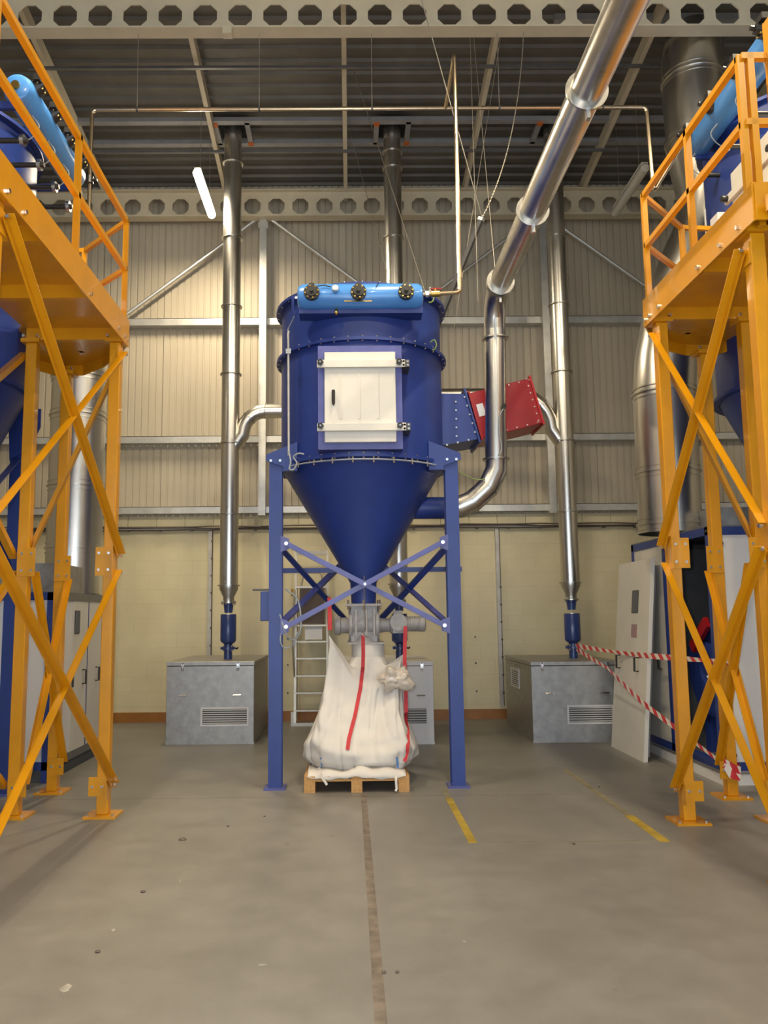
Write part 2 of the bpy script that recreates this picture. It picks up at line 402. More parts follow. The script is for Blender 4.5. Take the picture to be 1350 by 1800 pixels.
# cellular beams
def beam(y, x0, pitch, zc, r, z0, z1, label):
    t = thing('cellular_beam', (0, y, z0), label, 'beam', 'perforated roof beams')
    mb = MB(); k0 = int((XL-x0)/pitch)+1; k1 = int((XR-x0)/pitch)-1
    a, b = z0+.02, z1-.02; th = .008
    for k in range(k0, k1+1):
        c = x0+k*pitch; h = pitch/2
        octo = [(c+r*cos(radians(22.5+45*i))/cos(radians(22.5)), zc+r*sin(radians(22.5+45*i))/cos(radians(22.5))) for i in range(8)]
        q = r*math.tan(radians(22.5))
        rect = [(c+h, zc+q), (c+q, b), (c-q, b), (c-h, zc+q), (c-h, zc-q), (c-q, a), (c+q, a), (c+h, zc-q)]
        cor = {0: (c+h, b), 2: (c-h, b), 4: (c-h, a), 6: (c+h, a)}
        for s_ in (-th, th):
            vs = [(p[0], y+s_, p[1]) for p in octo]+[(p[0], y+s_, p[1]) for p in rect]+[(cor[i][0], y+s_, cor[i][1]) for i in (0, 2, 4, 6)]
            fs = []
            for i in range(8):
                j = (i+1) % 8
                if i % 2 == 0: fs.append((i, j, j+8, 16+i//2, i+8))
                else: fs.append((i, j, j+8, i+8))
            mb.add(vs, fs)
        vs = [(p[0], y-th, p[1]) for p in octo]+[(p[0], y+th, p[1]) for p in octo]
        mb.add(vs, [(i, (i+1) % 8, (i+1) % 8+8, i+8) for i in range(8)])
    mb.build('web', 'steel_paint', t, smooth=0)
    MB().box(XL, XR, y-.09, y+.09, z0, z0+.02).build('bottom_flange', 'steel_paint', t, smooth=0)
    MB().box(XL, XR, y-.09, y+.09, z1-.02, z1).build('top_flange', 'steel_paint', t, smooth=0)
    return t
bf = beam(8.45, -3.506, .3893, 8.25, .132, 8.045, 8.50, 'cream perforated steel roof beam nearer the camera, along the top edge')
bb = beam(12.70, -1.141, .3889, 8.212, .132, 8.008, 8.47, 'cream perforated steel roof beam against the back wall above the cladding')
MB().box(-1.35, -1.25, 8.34, 8.44, 7.96, 8.045).build('clip', 'steel_paint', bf, smooth=0)

# electrical runs on the back wall
ct = thing('cable_run', (0, WY-.05, 2.97), 'long horizontal bundle of dark cables in trunking along the cream wall', 'cable tray')
MB().box(XL+.1, XR-.1, WY-.06, WY-.022, 2.96, 2.985).build('tray', 'trunking', ct, smooth=0)
for k in range(3):
    pth = [(XL+.2+i*.4, WY-.075-.012*k, 2.965+.02*(k)+random.uniform(-.012, .012)) for i in range(42)]
    MB().tube(pth, .012, 6).build('cable', 'cable_dark', ct)
MB().tube(spl([(-4.62, WY-.09, 3.05), (-4.72, WY-.10, 3.35), (-4.60, WY-.11, 3.62), (-4.50, WY-.11, 3.30), (-4.52, WY-.10, 3.08), (-4.40, WY-.09, 3.0)]), .014, 7).build('cable_loop', 'cable_dark', ct)
mb = MB()
for i in range(20): mb.box(-4.5+i*.5, -4.46+i*.5, WY-.11, WY-.022, 2.94, 2.955)
mb.build('tray_clip', 'dark_grey', ct, kind='stuff')
for x, z0, lab in ((-2.19, .96, 'vertical galvanised cable trunking dropping behind the left fan enclosure'), (2.33, .2, 'vertical cable trunking dropping to the floor beside the right fan enclosure')):
    t = thing('cable_drop', (x, WY, z0), lab, 'trunking')
    MB().box(x-.028, x+.028, WY-.05, WY-.004, z0, 2.95).build('channel', 'trunking', t, smooth=0)
    MB().tube([(x+.036, WY-.03, z0), (x+.036, WY-.03, 2.95)], .007, 6).build('cable', 'cable_dark', t)
    mb = MB()
    for i in range(7): mb.cbox((x+.03, WY-.052, z0+.2+i*.27), (.03, .01, .03))
    mb.build('clip', 'cable_dark', t, kind='stuff')

# ------------------------------------------------------------------ lamps
def lamp(x, y0, y1, z, lit, label, group='ceiling battens', k=1.0):
    t = thing('batten_lamp', (x, (y0+y1)/2, z), label, 'lamp', group)
    MB().tube([(x, y0, z), (x, y0+.03, z), (x, y1-.03, z), (x, y1, z)], .06, 14, rs=[.03, .06, .06, .03]).build('diffuser', 'tube_lit' if lit else 'tube_off', t)
    MB().box(x-.045, x+.045, y0+.05, y1-.05, z+.055, z+.085).build('housing', 'white_paint', t, smooth=0)
    for yy in (y0+.25, y1-.25):
        MB().cyl((x, yy, z+.08), (x, yy, zr(yy)-.02), .004, n=5).build('hanger', 'wire', t)
    if lit:
        l = bpy.data.lights.new('lamp_light', 'AREA'); l.shape = 'RECTANGLE'; l.size = .12; l.size_y = y1-y0; l.energy = LAMP_W*k; l.color = LAMP_COL
        lo = bpy.data.objects.new('lamp_light', l); COL.objects.link(lo); lo.parent = t; lo.location = (0, 0, -.075)
        l.spread = radians(178)
    return t
lamp(-2.03, 10.55, 11.80, 7.60, True, 'lit white batten lamp hanging beside the left exhaust stack')
lamp(3.95, 10.19, 11.50, 7.44, False, 'unlit grey batten lamp hanging beside the right yellow tower railing')
for x in (-2.03, 1.0, 3.95):  # unseen battens, added to light the hall
    for y, k, where in ((5.2, 1.0, 'over the open floor, in line with the towers'), (.9, .55, 'over the camera, nearer the loading doorway')):
        lamp(x, y, y+1.27, 7.55, True, {-2.03: 'left', 1.0: 'middle', 3.95: 'right'}[x]+' added unseen lit batten lamp '+where, 'added battens above the open floor', k)

# ------------------------------------------------------------------ fan enclosures against the wall
def grille(t, x0, x1, y, z0, z1, axis='Y', matn='white_panel'):
    g = MB(); w = .022
    if axis == 'Y':
        g.box(x0, x1, y-.012, y, z0, z0+w); g.box(x0, x1, y-.012, y, z1-w, z1); g.box(x0, x0+w, y-.012, y, z0+w, z1-w); g.box(x1-w, x1, y-.012, y, z0+w, z1-w)
        go = g.build('grille', matn, t, smooth=0)
        MB().box(x0+w, x1-w, y-.002, y-.0005, z0+w, z1-w).build('grille_back', 'dark_grey', t, smooth=0)
        n = int((z1-z0-2*w)/.026); s0 = None
        for i in range(n):
            z = z0+w+(i+.5)*(z1-z0-2*w)/n
            if s0 is None: s0 = MB().bar((x0+w, y-.006, z), (x1-w, y-.006, z), .012, .006, (0, -.6, .8)).build('slat', matn, go, smooth=0); zz = z
            else: share(s0, 'slat', go, (0, 0, z-zz))
    else:
        g.box(y-.012, y, x0, x1, z0, z0+w); g.box(y-.012, y, x0, x1, z1-w, z1); g.box(y-.012, y, x0, x0+w, z0+w, z1-w); g.box(y-.012, y, x1-w, x1, z0+w, z1-w)
        go = g.build('grille', matn, t, smooth=0)
        MB().box(y-.002, y-.0005, x0+w, x1-w, z0+w, z1-w).build('grille_back', 'dark_grey', t, smooth=0)
        n = int((z1-z0-2*w)/.026); s0 = None
        for i in range(n):
            z = z0+w+(i+.5)*(z1-z0-2*w)/n
            if s0 is None: s0 = MB().bar((y-.006, x0+w, z), (y-.006, x1-w, z), .012, .006, (-.6, 0, .8)).build('slat', matn, go, smooth=0); zz = z
            else: share(s0, 'slat', go, (0, 0, z-zz))

def latch(t, x, y, z):
    l = MB().box(x-.018, x+.018, y-.014, y, z-.05, z+.01)
    l.tube([(x-.01, y-.018, z-.02), (x-.01, y-.022, z-.085), (x+.01, y-.022, z-.085), (x+.01, y-.018, z-.02)], .003, 5)
    l.build('latch', 'zinc', t, smooth=0)
    MB().box(x-.006, x+.006, y-.02, y-.013, z+.0, z+.018).build('latch_hook', 'dark_grey', t, smooth=0)

def enclosure(x0, x1, y0, y1, zt, label, gr, latches, handles, matn='galv', sideg=None):
    t = thing('fan_enclosure', ((x0+x1)/2, (y0+y1)/2, 0), label, 'enclosure', 'galvanised fan enclosures')
    MB().box(x0, x1, y0, y1, 0, zt-.055).build('body', matn, t, smooth=0, bevel=.004)
    MB().box(x0-.006, x1+.006, y0-.006, y1, zt-.05, zt).build('lid', matn, t, smooth=0, bevel=.004)
    MB().box(x0-.004, x1+.004, y0-.004, y1, 0, .03).build('base_trim', matn, t, smooth=0)
    if gr: grille(t, gr[0], gr[1], y0, gr[2], gr[3])
    if sideg: grille(t, sideg[0], sideg[1], x0, sideg[2], sideg[3], 'X')
    for x in latches: latch(t, x, y0-.006, zt-.03)
    for x, z in handles:
        h = MB().tube([(x-.055, y0, z), (x-.05, y0-.03, z), (x+.05, y0-.03, z), (x+.055, y0, z)], .007, 6)
        h.build('pull_handle', 'zinc', t)
    mb = MB()
    for i in range(6):
        mb.cyl((x1, y0+.15+i*.27, zt-.1), (x1+.012, y0+.15+i*.27, zt-.1), .012, n=6)
        mb.cyl((x0-.012, y0+.15+i*.27, zt-.1), (x0, y0+.15+i*.27, zt-.1), .012, n=6)
    mb.build('rivet', 'zinc', t, kind='stuff')
    return t
enclosure(-2.345, -1.23, 10.72, 12.5, 1.03, 'galvanised fan enclosure box under the left exhaust stack', (-1.905, -1.295, .225, .458), (-2.14, -1.435), ((-2.13, .61), (-1.44, .61)))
enclosure(-.10, 1.04, 10.55, 12.3, 1.015, 'galvanised fan enclosure, paled as if strongly lit, mostly hidden behind the white bulk bag', (.35, .97, .235, .46), (.90,), ((.88, .60),), 'white_panel')  # whitish material puts the strong light on this box into its colour
enclosure(2.28, 3.42, 10.57, 12.3, 1.0, 'galvanised fan enclosure box under the right exhaust stack with hazard tape', (2.715, 3.30, .225, .458), (2.42, 3.25), ((2.50, .61), (3.2, .61)), 'galv', (11.3, 11.85, .60, .86))

# ------------------------------------------------------------------ exhaust stacks
def stack(x, y, zs, zt, zb, label):
    t = thing('exhaust_stack', (x, y, zb), label, 'duct', 'round exhaust stacks')
    r = .1265
    zz = zs+[zt]
    for i in range(len(zs)):
        s = MB().cyl((x, y, zz[i]), (x, y, zz[i+1]), r, n=40, caps=False).build('duct_section', 'duct', t)
        f = MB().ring((x, y, zz[i]), (0,0,1), r-.004, r+.024, .014, 40)
        f.build('flange_ring', 'duct_band', t)
    z0 = zs[0]
    MB().lathe((x, y, 0), [(r, z0), (r, z0-.05), (.075, z0-.155), (.075, z0-.225)], 32).build('reducer', 'duct_band', t)
    MB().cyl((x, y, z0-.24), (x, y, z0-.222), .10, n=24).build('damper_flange', 'duct_band', t)
    mb = MB()
    for k in range(6): a = k*pi/3+.3; mb.cyl((x+.088*cos(a), y+.088*sin(a), z0-.262), (x+.088*cos(a), y+.088*sin(a), z0-.205), .008, n=6)
    mb.build('bolt', 'zinc', t, kind='stuff')
    MB().lathe((x, y, 0), [(.07, z0-.24), (.055, z0-.36), (.055, z0-.37)], 24).build('spigot', 'motor_blue', t)
    s = MB().lathe((x, y, 0), [(.055, zb+.60), (.10, zb+.60), (.107, zb+.59), (.107, zb+.255), (.10, zb+.235), (.055, zb+.20)], 36)
    so = s.build('silencer', 'motor_blue', t)
    MB().ring((x, y, zb+.602), (0,0,1), .02, .104, .006, 32).build('silencer_cap', 'duct_band', so)
    v = MB().cyl((x, y, zb+.0), (x, y, zb+.22), .056, n=20); v.cyl((x, y, zb+.13), (x, y, zb+.165), .095, n=20)
    v.box(x-.10, x+.10, y-.03, y+.03, zb+.13, zb+.165)
    vo = v.build('butterfly_valve', 'motor_blue', t)
    MB().tube([(x+.09, y, zb+.145), (x+.12, y-.01, zb+.14), (x+.135, y-.02, zb+.155)], .011, 7).build('lever', 'black', vo)
    mb = MB()
    for k in range(4): a = k*pi/2+.8; mb.cyl((x+.078*cos(a), y+.078*sin(a), zb+.11), (x+.078*cos(a), y+.078*sin(a), zb+.185), .01, n=6)
    mb.build('valve_bolt', 'zinc', vo, kind='stuff')
    return t
FL = [2.02, 2.995, 3.99, 4.98, 5.97, 6.99, 8.14]
YD = 11.3
stack(-1.65, YD, FL, 8.72, 1.03, 'left round galvanised exhaust stack beside the lit lamp')
stack(.67, YD, [2.02, 2.995, 3.99, 4.98, 5.97, 6.985, 8.05, 8.30], 8.72, 1.015, 'middle round galvanised exhaust stack rising behind the blue dust collector')
stack(3.02, YD, FL, 8.72, 1.0, 'right round galvanised exhaust stack with hazard tape tied at its valve')
def branch(xs, xe, z0, z1, label):
    # leaves the side stack with a swept elbow and runs level to the middle stack
    s = 1 if xe > xs else -1; R = z1-z0
    t = thing('branch_duct', (xs, YD, z0), label, 'duct', 'level branch ducts')
    a0 = V((xs+s*.02, YD, z0-.22)); a1 = V((xs+s*.17, YD, z0))
    c = V((xs+s*.17+s*R*.95, YD, z0+.0))
    el = [a0, a1]+[V((c.x-s*R*.95*cos(t_), YD, z0+R*sin(t_))) for t_ in [radians(q) for q in (15, 30, 45, 60, 75, 90)]]
    MB().tube(el, .098, 28, caps=False).build('elbow', 'duct', t)
    e = el[-1]
    xm = e.x+(xe-s*.12-e.x)*.28
    MB().cyl(e, (xm, YD, z1), .098, n=28, caps=False).build('duct_section', 'duct', t)
    MB().cyl((xm, YD, z1), (xe-s*.10, YD, z1), .098, n=28, caps=False).build('duct_section', 'duct', t)
    for p, ax in ((el[4], el[5]-el[3]), (e, V((1,0,0))), (V((xm, YD, z1)), V((1,0,0)))):
        MB().ring(p, ax, .095, .106, .016, 28).build('band', 'duct_band', t)
branch(-1.65, .67, 4.12, 4.45, 'galvanised elbow duct leaving the left stack towards the blue dust collector')
branch(3.02, .67, 4.16, 4.66, 'galvanised elbow duct joining the right stack behind the red box')

# ------------------------------------------------------------------ blue dust collector
CX, CY = .14, 8.46; VR = .838
dc = thing('dust_collector', (CX, CY, 0), 'tall dark blue cone-bottomed dust collector on legs in the centre', 'dust collector')
ZB, ZM, ZT = 3.09, 4.22, 4.76
MB().lathe((CX, CY, 0), [(VR, ZB), (VR, ZM)], 96).build('lower_shell', 'blue', dc)
MB().lathe((CX, CY, 0), [(VR-.004, ZM), (VR-.004, ZT), (.02, ZT+.02)], 96).build('upper_shell', 'blue', dc)
MB().lathe((CX, CY, 0), [(VR-.01, ZB), (.135, 1.93), (.125, 1.72)], 96).build('cone', 'blue', dc)
for z, w, ro in ((ZB, .03, .052), (ZM, .03, .052), (ZT, .03, .055)):
    MB().ring((CX, CY, z), (0,0,1), VR-.01, VR+ro, w, 96).build('flange_ring', 'blue', dc)
mb = MB()
for z in (ZB, ZM):
    for k in range(40):
        a = 2*pi*k/40; p = (CX+(VR+.035)*cos(a), CY+(VR+.035)*sin(a))
        mb.cyl((*p, z-.028), (*p, z+.028), .009, n=6)
for k in range(32):
    a = 2*pi*k/32; p = (CX+(VR+.035)*cos(a), CY+(VR+.035)*sin(a)); mb.cyl((*p, ZT-.028), (*p, ZT+.028), .009, n=6)
mb.build('flange_bolt', 'zinc', dc, kind='stuff')
# header tank
TY, TZ, TR = 7.56, 4.615, .124
ht = MB().tube([(-.475, TY, TZ), (-.46, TY, TZ), (-.42, TY, TZ), (.665, TY, TZ), (.705, TY, TZ), (.72, TY, TZ)], TR, 36, rs=[.07, .105, TR, TR, .105, .07])
ht = ht.build('header_tank', 'tank_blue', dc)
for x in (-.335, .105, .552):
    v = MB(); c = V((x, TY-.112, TZ-.005)); d = V((0, -1, .05)).normalized()
    u = V((0, .12, 1)).normalized(); s_ = V((1, 0, 0))
    v.cyl(c, c+d*.04, .074, n=28); v.cyl(c+d*.04, c+d*.06, .05, n=20); v.cyl(c+d*.075, c+d*.095, .02, n=12)
    v.bar(c+d*.025+u*.05, c+d*.025+u*.088, .05, .04, d)
    vo = v.build('diaphragm_valve', 'black', ht)
    b = MB()
    for k in range(8):
        a = k*pi/4+.2; q = c+d*.04+(s_*cos(a)+u*sin(a))*.062; b.cyl(q, q+d*.012, .008, n=6)
    b.build('valve_bolt', 'brass', ht, kind='stuff')
g = V((-.112, TY-.128, TZ+.025))
go = MB().cyl(g, g+V((0, -.03, .006)), .034, n=24).build('pressure_gauge', 'zinc', ht)
MB().cyl(g+V((0, -.031, .006)), g+V((0, -.034, .006)), .028, n=24).build('gauge_face', 'paper', ht)
MB().tube([(-.28, TY-.14, TZ+.055), (-.22, TY-.125, TZ+.07), (-.15, TY-.13, TZ+.05)], .005, 6).build('gauge_pipe', 'black', ht)
MB().tube([(.27, TY-.13, TZ+.05), (.285, TY-.11, TZ+.08), (.30, TY-.07, TZ+.115)], .004, 6).build('solenoid_cable', 'black', ht)
dr = MB().cyl((-.105, TY-.02, TZ-.12), (-.105, TY-.05, TZ-.17), .012, n=8); dr.ball((-.105, TY-.055, TZ-.175), .02, 8, 6)
dr.build('drain_cock', 'brass', ht)
MB().box(-.03, .23, TY-.101, TY-.098, TZ-.082, TZ-.066).build('rating_plate', 'brass', ht, smooth=0)
sad = MB().prism([(-.46, TZ-.10), (.715, TZ-.10), (.715, TZ-.165), (-.46, TZ-.165)], TY-.02, CY-VR+.12, 'Y')
sad.build('tank_saddle', 'blue', dc, smooth=0)
MB().tube([(-.47, TY, TZ), (-.52, TY, TZ), (-.52, TY+.02, TZ-.10), (-.50, TY+.03, TZ-.16)], .014, 8).build('end_bracket', 'blue', dc)
MB().cyl((-.50, TY, TZ), (-.47, TY, TZ), .02, n=8).build('end_plug', 'zinc', ht)
# access door on a flat frame
DY = 7.55
df = MB()
for (a, b, c, d) in ((-.283, .507, 4.06, 4.133), (-.283, .507, 3.135, 3.2), (-.283, -.224, 3.2, 4.06), (.447, .507, 3.2, 4.06)): df.box(a, b, DY, CY-VR+.25, c, d)
df.build('door_frame', 'blue_lit_face', dc, smooth=0)
dp = MB().box(-.222, .446, DY-.03, DY+.06, 3.198, 4.062).build('access_door', 'white_paint', dc, smooth=0, bevel=.004)
for x in (-.065, .11, .285):
    MB().prism([(x-.03, DY-.03), (x, DY-.036), (x+.012, DY-.03)], 3.42, 3.86).build('pressed_rib', 'white_paint', dp, smooth=0)
for zc in (3.942, 3.335):
    MB().box(-.29, .535, DY-.062, DY-.03, zc-.036, zc+.036).build('clamp_bar', 'white_paint', dp, smooth=0, bevel=.003)
    for x in (-.258, .478):
        k = MB(); pts = []
        for i in range(20): a = 2*pi*i/20; rr = .027+.004*cos(5*a); pts.append((x+rr*cos(a), zc+.008+rr*sin(a)))
        k.prism(pts, DY-.098, DY-.066, 'Y'); ko = k.build('star_knob', 'black', dp)
        MB().cyl((x, DY-.101, zc+.008), (x, DY-.097, zc+.008), .009, n=10).build('knob_insert', 'zinc', dp)
    h = MB().box(.505, .578, DY-.055, CY-VR+.20, zc-.036, zc+.036).build('hinge', 'dark_grey', dp, smooth=0)
    b = MB()
    for xx in (.522, .56):
        for z_ in (zc-.018, zc+.018): b.cyl((xx, DY-.062, z_), (xx, DY-.055, z_), .011, n=8)
    b.build('hinge_bolt', 'zinc', dp, kind='stuff')
b = MB()
for zz in (3.99, 3.885, 3.39, 3.28):
    for x in (-.14, .11, .36): b.cyl((x, DY-.036, zz), (x, DY-.03, zz), .009, n=8)
b.build('door_rivet', 'white_paint', dp, kind='stuff')
MB().tube([(-.138, DY-.03, 3.56), (-.138, DY-.06, 3.565), (-.138, DY-.06, 3.685), (-.138, DY-.03, 3.69)], .012, 8).build('door_handle', 'black', dp)
# upper shell is left plain: no window reflection is drawn on it
# three legs, gussets, braces
LEGS = [(CX-.852, 8.0), (CX+.862, 8.0), (CX, CY+.985)]
def leg(x, y):
    mb = MB(); w, d, t = .125, .15, .012
    mb.box(x-w/2, x+w/2, y-d/2, y-d/2+t, .02, 3.13); mb.box(x-w/2, x+w/2, y+d/2-t, y+d/2, .02, 3.13); mb.box(x-t, x+t, y-d/2+t, y+d/2-t, .02, 3.13)
    mb.build('leg', 'blue', dc, smooth=0)
    MB().box(x-.10, x+.10, y-.11, y+.11, 0, .02).build('base_plate', 'blue_lit_face', dc, smooth=0)
for x, y in LEGS: leg(x, y)
for s, (x, y) in zip((-1, 1), LEGS[:2]):
    xi = CX+s*.64
    MB().prism([(x+s*.09, 3.10), (x+s*.09, 3.15), (xi, 3.27), (xi, 3.0), (x-s*.08, 3.0), (x-s*.08, 3.04)], 7.90, 7.918, 'Y').build('gusset', 'blue', dc, smooth=0)
    MB().prism([(x+s*.09, 3.15), (x+s*.085, 3.165), (xi, 3.285), (xi, 3.27)], 7.90, 8.10, 'Y').build('gusset_cap', 'blue', dc, smooth=0)
    MB().box(min(x-.06, xi), max(x+.06, xi), 7.93, 8.09, 3.0, 3.1).build('leg_cap', 'blue', dc, smooth=0)
    b = MB()
    for q in (.045, -.045): b.cyl((x+q, 7.888, 3.10), (x+q, 7.90, 3.10), .014, n=8)
    b.build('gusset_bolt', 'zinc', dc, kind='stuff')
    for z in (2.29, 1.50):
        MB().prism([(x-s*.05, z+.08), (x-s*.13, z+.05), (x-s*.13, z-.05), (x-s*.05, z-.08)], 7.912, 7.925, 'Y').build('brace_plate', 'blue_lit_face', dc, smooth=0)
MB().prism([(CX-.12, 2.95), (CX+.12, 2.95), (CX+.12, 3.2), (CX-.12, 3.2)], CY+VR-.02, CY+1.06, 'Y').build('gusset', 'blue', dc, smooth=0)
xa, xb = CX-.745, CX+.755
ya = 7.895
MB().angle((xa, ya, 2.29), (xb, ya, 1.50), .05, .006, (0, -1, 0)).build('brace', 'blue_lit_face', dc, smooth=0)
MB().angle((xa, ya-.012, 1.50), (xb, ya-.012, 2.29), .05, .006, (0, -1, 0)).build('brace', 'blue_lit_face', dc, smooth=0)
b = MB()
for x in (xa, xb):
    for z in (2.29, 1.50): b.cyl((x, ya-.03, z), (x, ya-.012, z), .018, n=8)
b.cyl((CX+.005, ya-.03, 1.895), (CX+.005, ya-.01, 1.895), .012, n=8)
b.build('brace_bolt', 'zinc', dc, kind='stuff')
for s in (-1, 1):
    fx = CX+s*.80; rx = CX+s*.07; ry = CY+.95
    MB().angle((fx, 8.06, 2.28), (rx, ry, 1.45), .055, .006, (s, -.6, 0)).build('brace', 'blue', dc, smooth=0)
    MB().angle((fx, 8.06, 1.50), (rx, ry, 2.30), .055, .006, (s, -.6, 0)).build('brace', 'blue_lit_face', dc, smooth=0)
rb = MB().bar((CX-.93, CY+.16, 2.07), (CX+1.03, CY+.16, 2.07), .035, .05)
rb.bar((CX-.86, 8.05, 2.07), (CX-.86, CY+.16, 2.07), .03, .05); rb.bar((CX+.87, 8.05, 2.07), (CX+.87, CY+.16, 2.07), .03, .05)
rb.build('tie_rail', 'blue', dc, smooth=0)
cb = MB().box(-.86, -.775, 7.98, 8.10, 1.555, 1.84).build('control_box', 'blue', dc, smooth=0, bevel=.006)
MB().box(-.94, -.74, 8.0, 8.06, 1.845, 1.862).build('box_hood', 'dark_grey', dc, smooth=0)
MB().tube(spl([(-.67, 7.93, 1.62), (-.60, 7.90, 1.42), (-.52, 7.92, 1.38), (-.47, 7.96, 1.50), (-.50, 8.0, 1.75), (-.62, 8.0, 1.86)]), .008, 6).build('cable', 'cable_grey', dc)
MB().tube(spl([(-.655, 7.93, 1.48), (-.66, 7.91, 1.36), (-.62, 7.92, 1.30), (-.55, 7.95, 1.33), (-.50, 7.98, 1.45)]), .007, 6).build('cable', 'cable_grey', dc)
# cables and conduit on the shell
MB().tube([(-.575, 7.78, 4.36), (-.58, 7.76, 4.32), (-.577, 7.75, 4.25), (-.572, 7.75, 3.12)], .011, 8).build('conduit', 'trunking', dc)
MB().tube(spl([(-.50, 7.62, 4.50), (-.53, 7.70, 4.45), (-.575, 7.78, 4.40), (-.585, 7.78, 4.36)]), .006, 6).build('cable', 'cable_grey', dc)
MB().box(-.60, -.55, 7.73, 7.77, 4.12, 4.17).build('conduit_clip', 'zinc', dc, smooth=0)
MB().tube(spl([(-.57, 7.74, 3.16), (-.55, 7.70, 3.05), (-.56, 7.68, 2.98), (-.52, 7.67, 2.97), (-.49, 7.66, 3.03), (-.52, 7.67, 3.09), (-.47, 7.65, 3.12), (-.42, 7.64, 3.11)]), .008, 7).build('cable', 'cable_grey', dc)
MB().tube([(CX+(VR+.062)*sin(a), CY-(VR+.062)*cos(a), ZB-.045) for a in [radians(-52+i*4) for i in range(27)]], .0075, 6).build('air_line', 'cable_grey', dc)
mb = MB()
for i in range(8):
    a = radians(-44+i*12.5); x, y = CX+(VR+.06)*sin(a), CY-(VR+.06)*cos(a); mb.cyl((x, y, ZB-.075), (x, y, ZB-.02), .008, n=6)
mb.build('line_clip', 'zinc', dc, kind='stuff')
mat('earth_green', (.28, .38, .12), .6, var=.1)
for a, z in ((54, ZM+.02), (52, ZT-.04)):
    x, y = CX+(VR+.05)*sin(radians(a)), CY-(VR+.05)*cos(radians(a))
    MB().tube(spl([(x-.035, y-.02, z+.05), (x, y-.05, z+.06), (x+.02, y-.045, z+.01), (x, y-.03, z-.03), (x-.03, y-.02, z-.03)]), .007, 6).build('earth_strap', 'earth_green', dc)
# inlet spigot on the cone
MB().cyl((CX+.35, CY+.02, 2.70), (1.06, CY+.04, 2.70), .115, n=32).build('inlet_spigot', 'blue', dc)
# explosion relief stub on the right side: square throat
def skewbox(pts0, pts1): return MB().add(pts0+pts1, [(0,1,2,3),(7,6,5,4),(0,4,5,1),(1,5,6,2),(2,6,7,3),(3,7,4,0)])
ya_, yb_ = 8.62, 9.16
def sx(x, z): return (x*1.045+.002, 1.6+(z-1.6)*1.045)
def quad(y0, y1, pts): 
    (a, b), (c, d) = [sx(*p) for p in pts]
    return [(a, y0, b), (a, y1, b), (c, y1, d), (c, y0, d)]
th = skewbox(quad(ya_, yb_, ((.60, 3.25), (.60, 3.86))), quad(ya_, yb_, ((1.315, 3.375), (1.195, 3.85))))
th.build('vent_throat', 'blue', dc, smooth=0)
fr = skewbox(quad(ya_-.03, yb_+.03, ((1.325, 3.335), (1.18, 3.90))), quad(ya_-.03, yb_+.03, ((1.345, 3.34), (1.20, 3.905))))
fr.build('vent_flange', 'blue', dc, smooth=0)
b = MB()
def vb(x, z):
    x, z = sx(x, z); b.cyl((x, ya_-.012, z), (x, ya_, z), .011, n=6)
for i in range(5):
    f_ = (i+.5)/5; vb(1.30-.12*f_, 3.40+.46*f_); vb(1.10, 3.36+.45*f_)
for i in range(3): vb(1.0+i*.11, 3.315+.025*i)
b.build('vent_bolt', 'zinc', dc, kind='stuff')
# red relief duct bolted to it
rd = thing('relief_duct', (1.7, 8.9, 3.3), 'tilted bright red explosion relief duct on the right of the blue collector', 'vent duct')
def pt(a, u): # a along the duct axis, u across; axis tilted 14 degrees upward
    ax = V((cos(radians(14)), 0, sin(radians(14)))); up = V((-sin(radians(14)), 0, cos(radians(14))))
    return V((1.335, 0, 3.715))+ax*a*1.045+up*u*1.045
def rprism(a0, a1, u0, u1, y0, y1):
    q = [pt(a0, u0), pt(a1, u0), pt(a1, u1), pt(a0, u1)]
    return MB().add([(p.x, y0, p.z) for p in q]+[(p.x, y1, p.z) for p in q], [(0,1,2,3),(7,6,5,4),(0,4,5,1),(1,5,6,2),(2,6,7,3),(3,7,4,0)])
rprism(0.012, .68, -.255, .235, ya_+.01, yb_-.01).build('casing', 'red', rd, smooth=0, bevel=.005)
rprism(.665, .685, -.275, .255, ya_-.015, yb_+.015).build('end_flange', 'red', rd, smooth=0)
rprism(.012, .03, -.275, .255, ya_-.015, yb_+.015).build('root_flange', 'red', rd, smooth=0)
rprism(.06, .13, -.03, .10, ya_+.004, ya_+.012).build('warning_label', 'paper', rd, smooth=0)
b = MB()
for i in range(7):
    q = pt(.635, -.22+i*.075); b.cyl((q.x, ya_-.004, q.z), (q.x, ya_+.012, q.z), .010, n=6)
for i in range(4):
    q = pt(.66-i*.11, .215); b.cyl((q.x, ya_-.004, q.z), (q.x, ya_+.012, q.z), .009, n=6)
    q = pt(.62-i*.11, -.235); b.cyl((q.x, ya_-.004, q.z), (q.x, ya_+.012, q.z), .009, n=6)
b.build('casing_bolt', 'zinc', rd, kind='stuff')

# ------------------------------------------------------------------ feed duct: level overhead, elbow down, elbow into the cone
FX, FY, FZ, FR = 1.565, 8.50, 4.97, .112
fd = thing('feed_duct', (FX, FY, 2.7), 'shiny round feed duct from overhead down into the blue collector cone', 'duct')
ys = [8.10, 6.55, 4.95, 3.55, 1.9, .2, -1.6]
def ring_f(p, ax, ro=.028): return MB().ring(p, ax, FR-.004, FR+ro, .016, 40).build('flange_ring', 'duct_band', fd)
for a, b in zip(ys, ys[1:]):
    MB().cyl((FX, a, FZ), (FX, b, FZ), FR, n=48, caps=False).build('duct_section', 'duct', fd)
for y in ys[:-1]: ring_f((FX, y+.012, FZ), (0,1,0)); 
ring_f((FX, ys[0]-.05, FZ), (0,1,0), .03)
el = arc((FX, 8.10, FZ-.36), .36, 90, 0, 5, 'YZ')
el[-1] = V((FX, 8.45, FZ-.38))
MB().tube(el, FR, 40, caps=False).build('elbow', 'duct', fd, smooth=22)
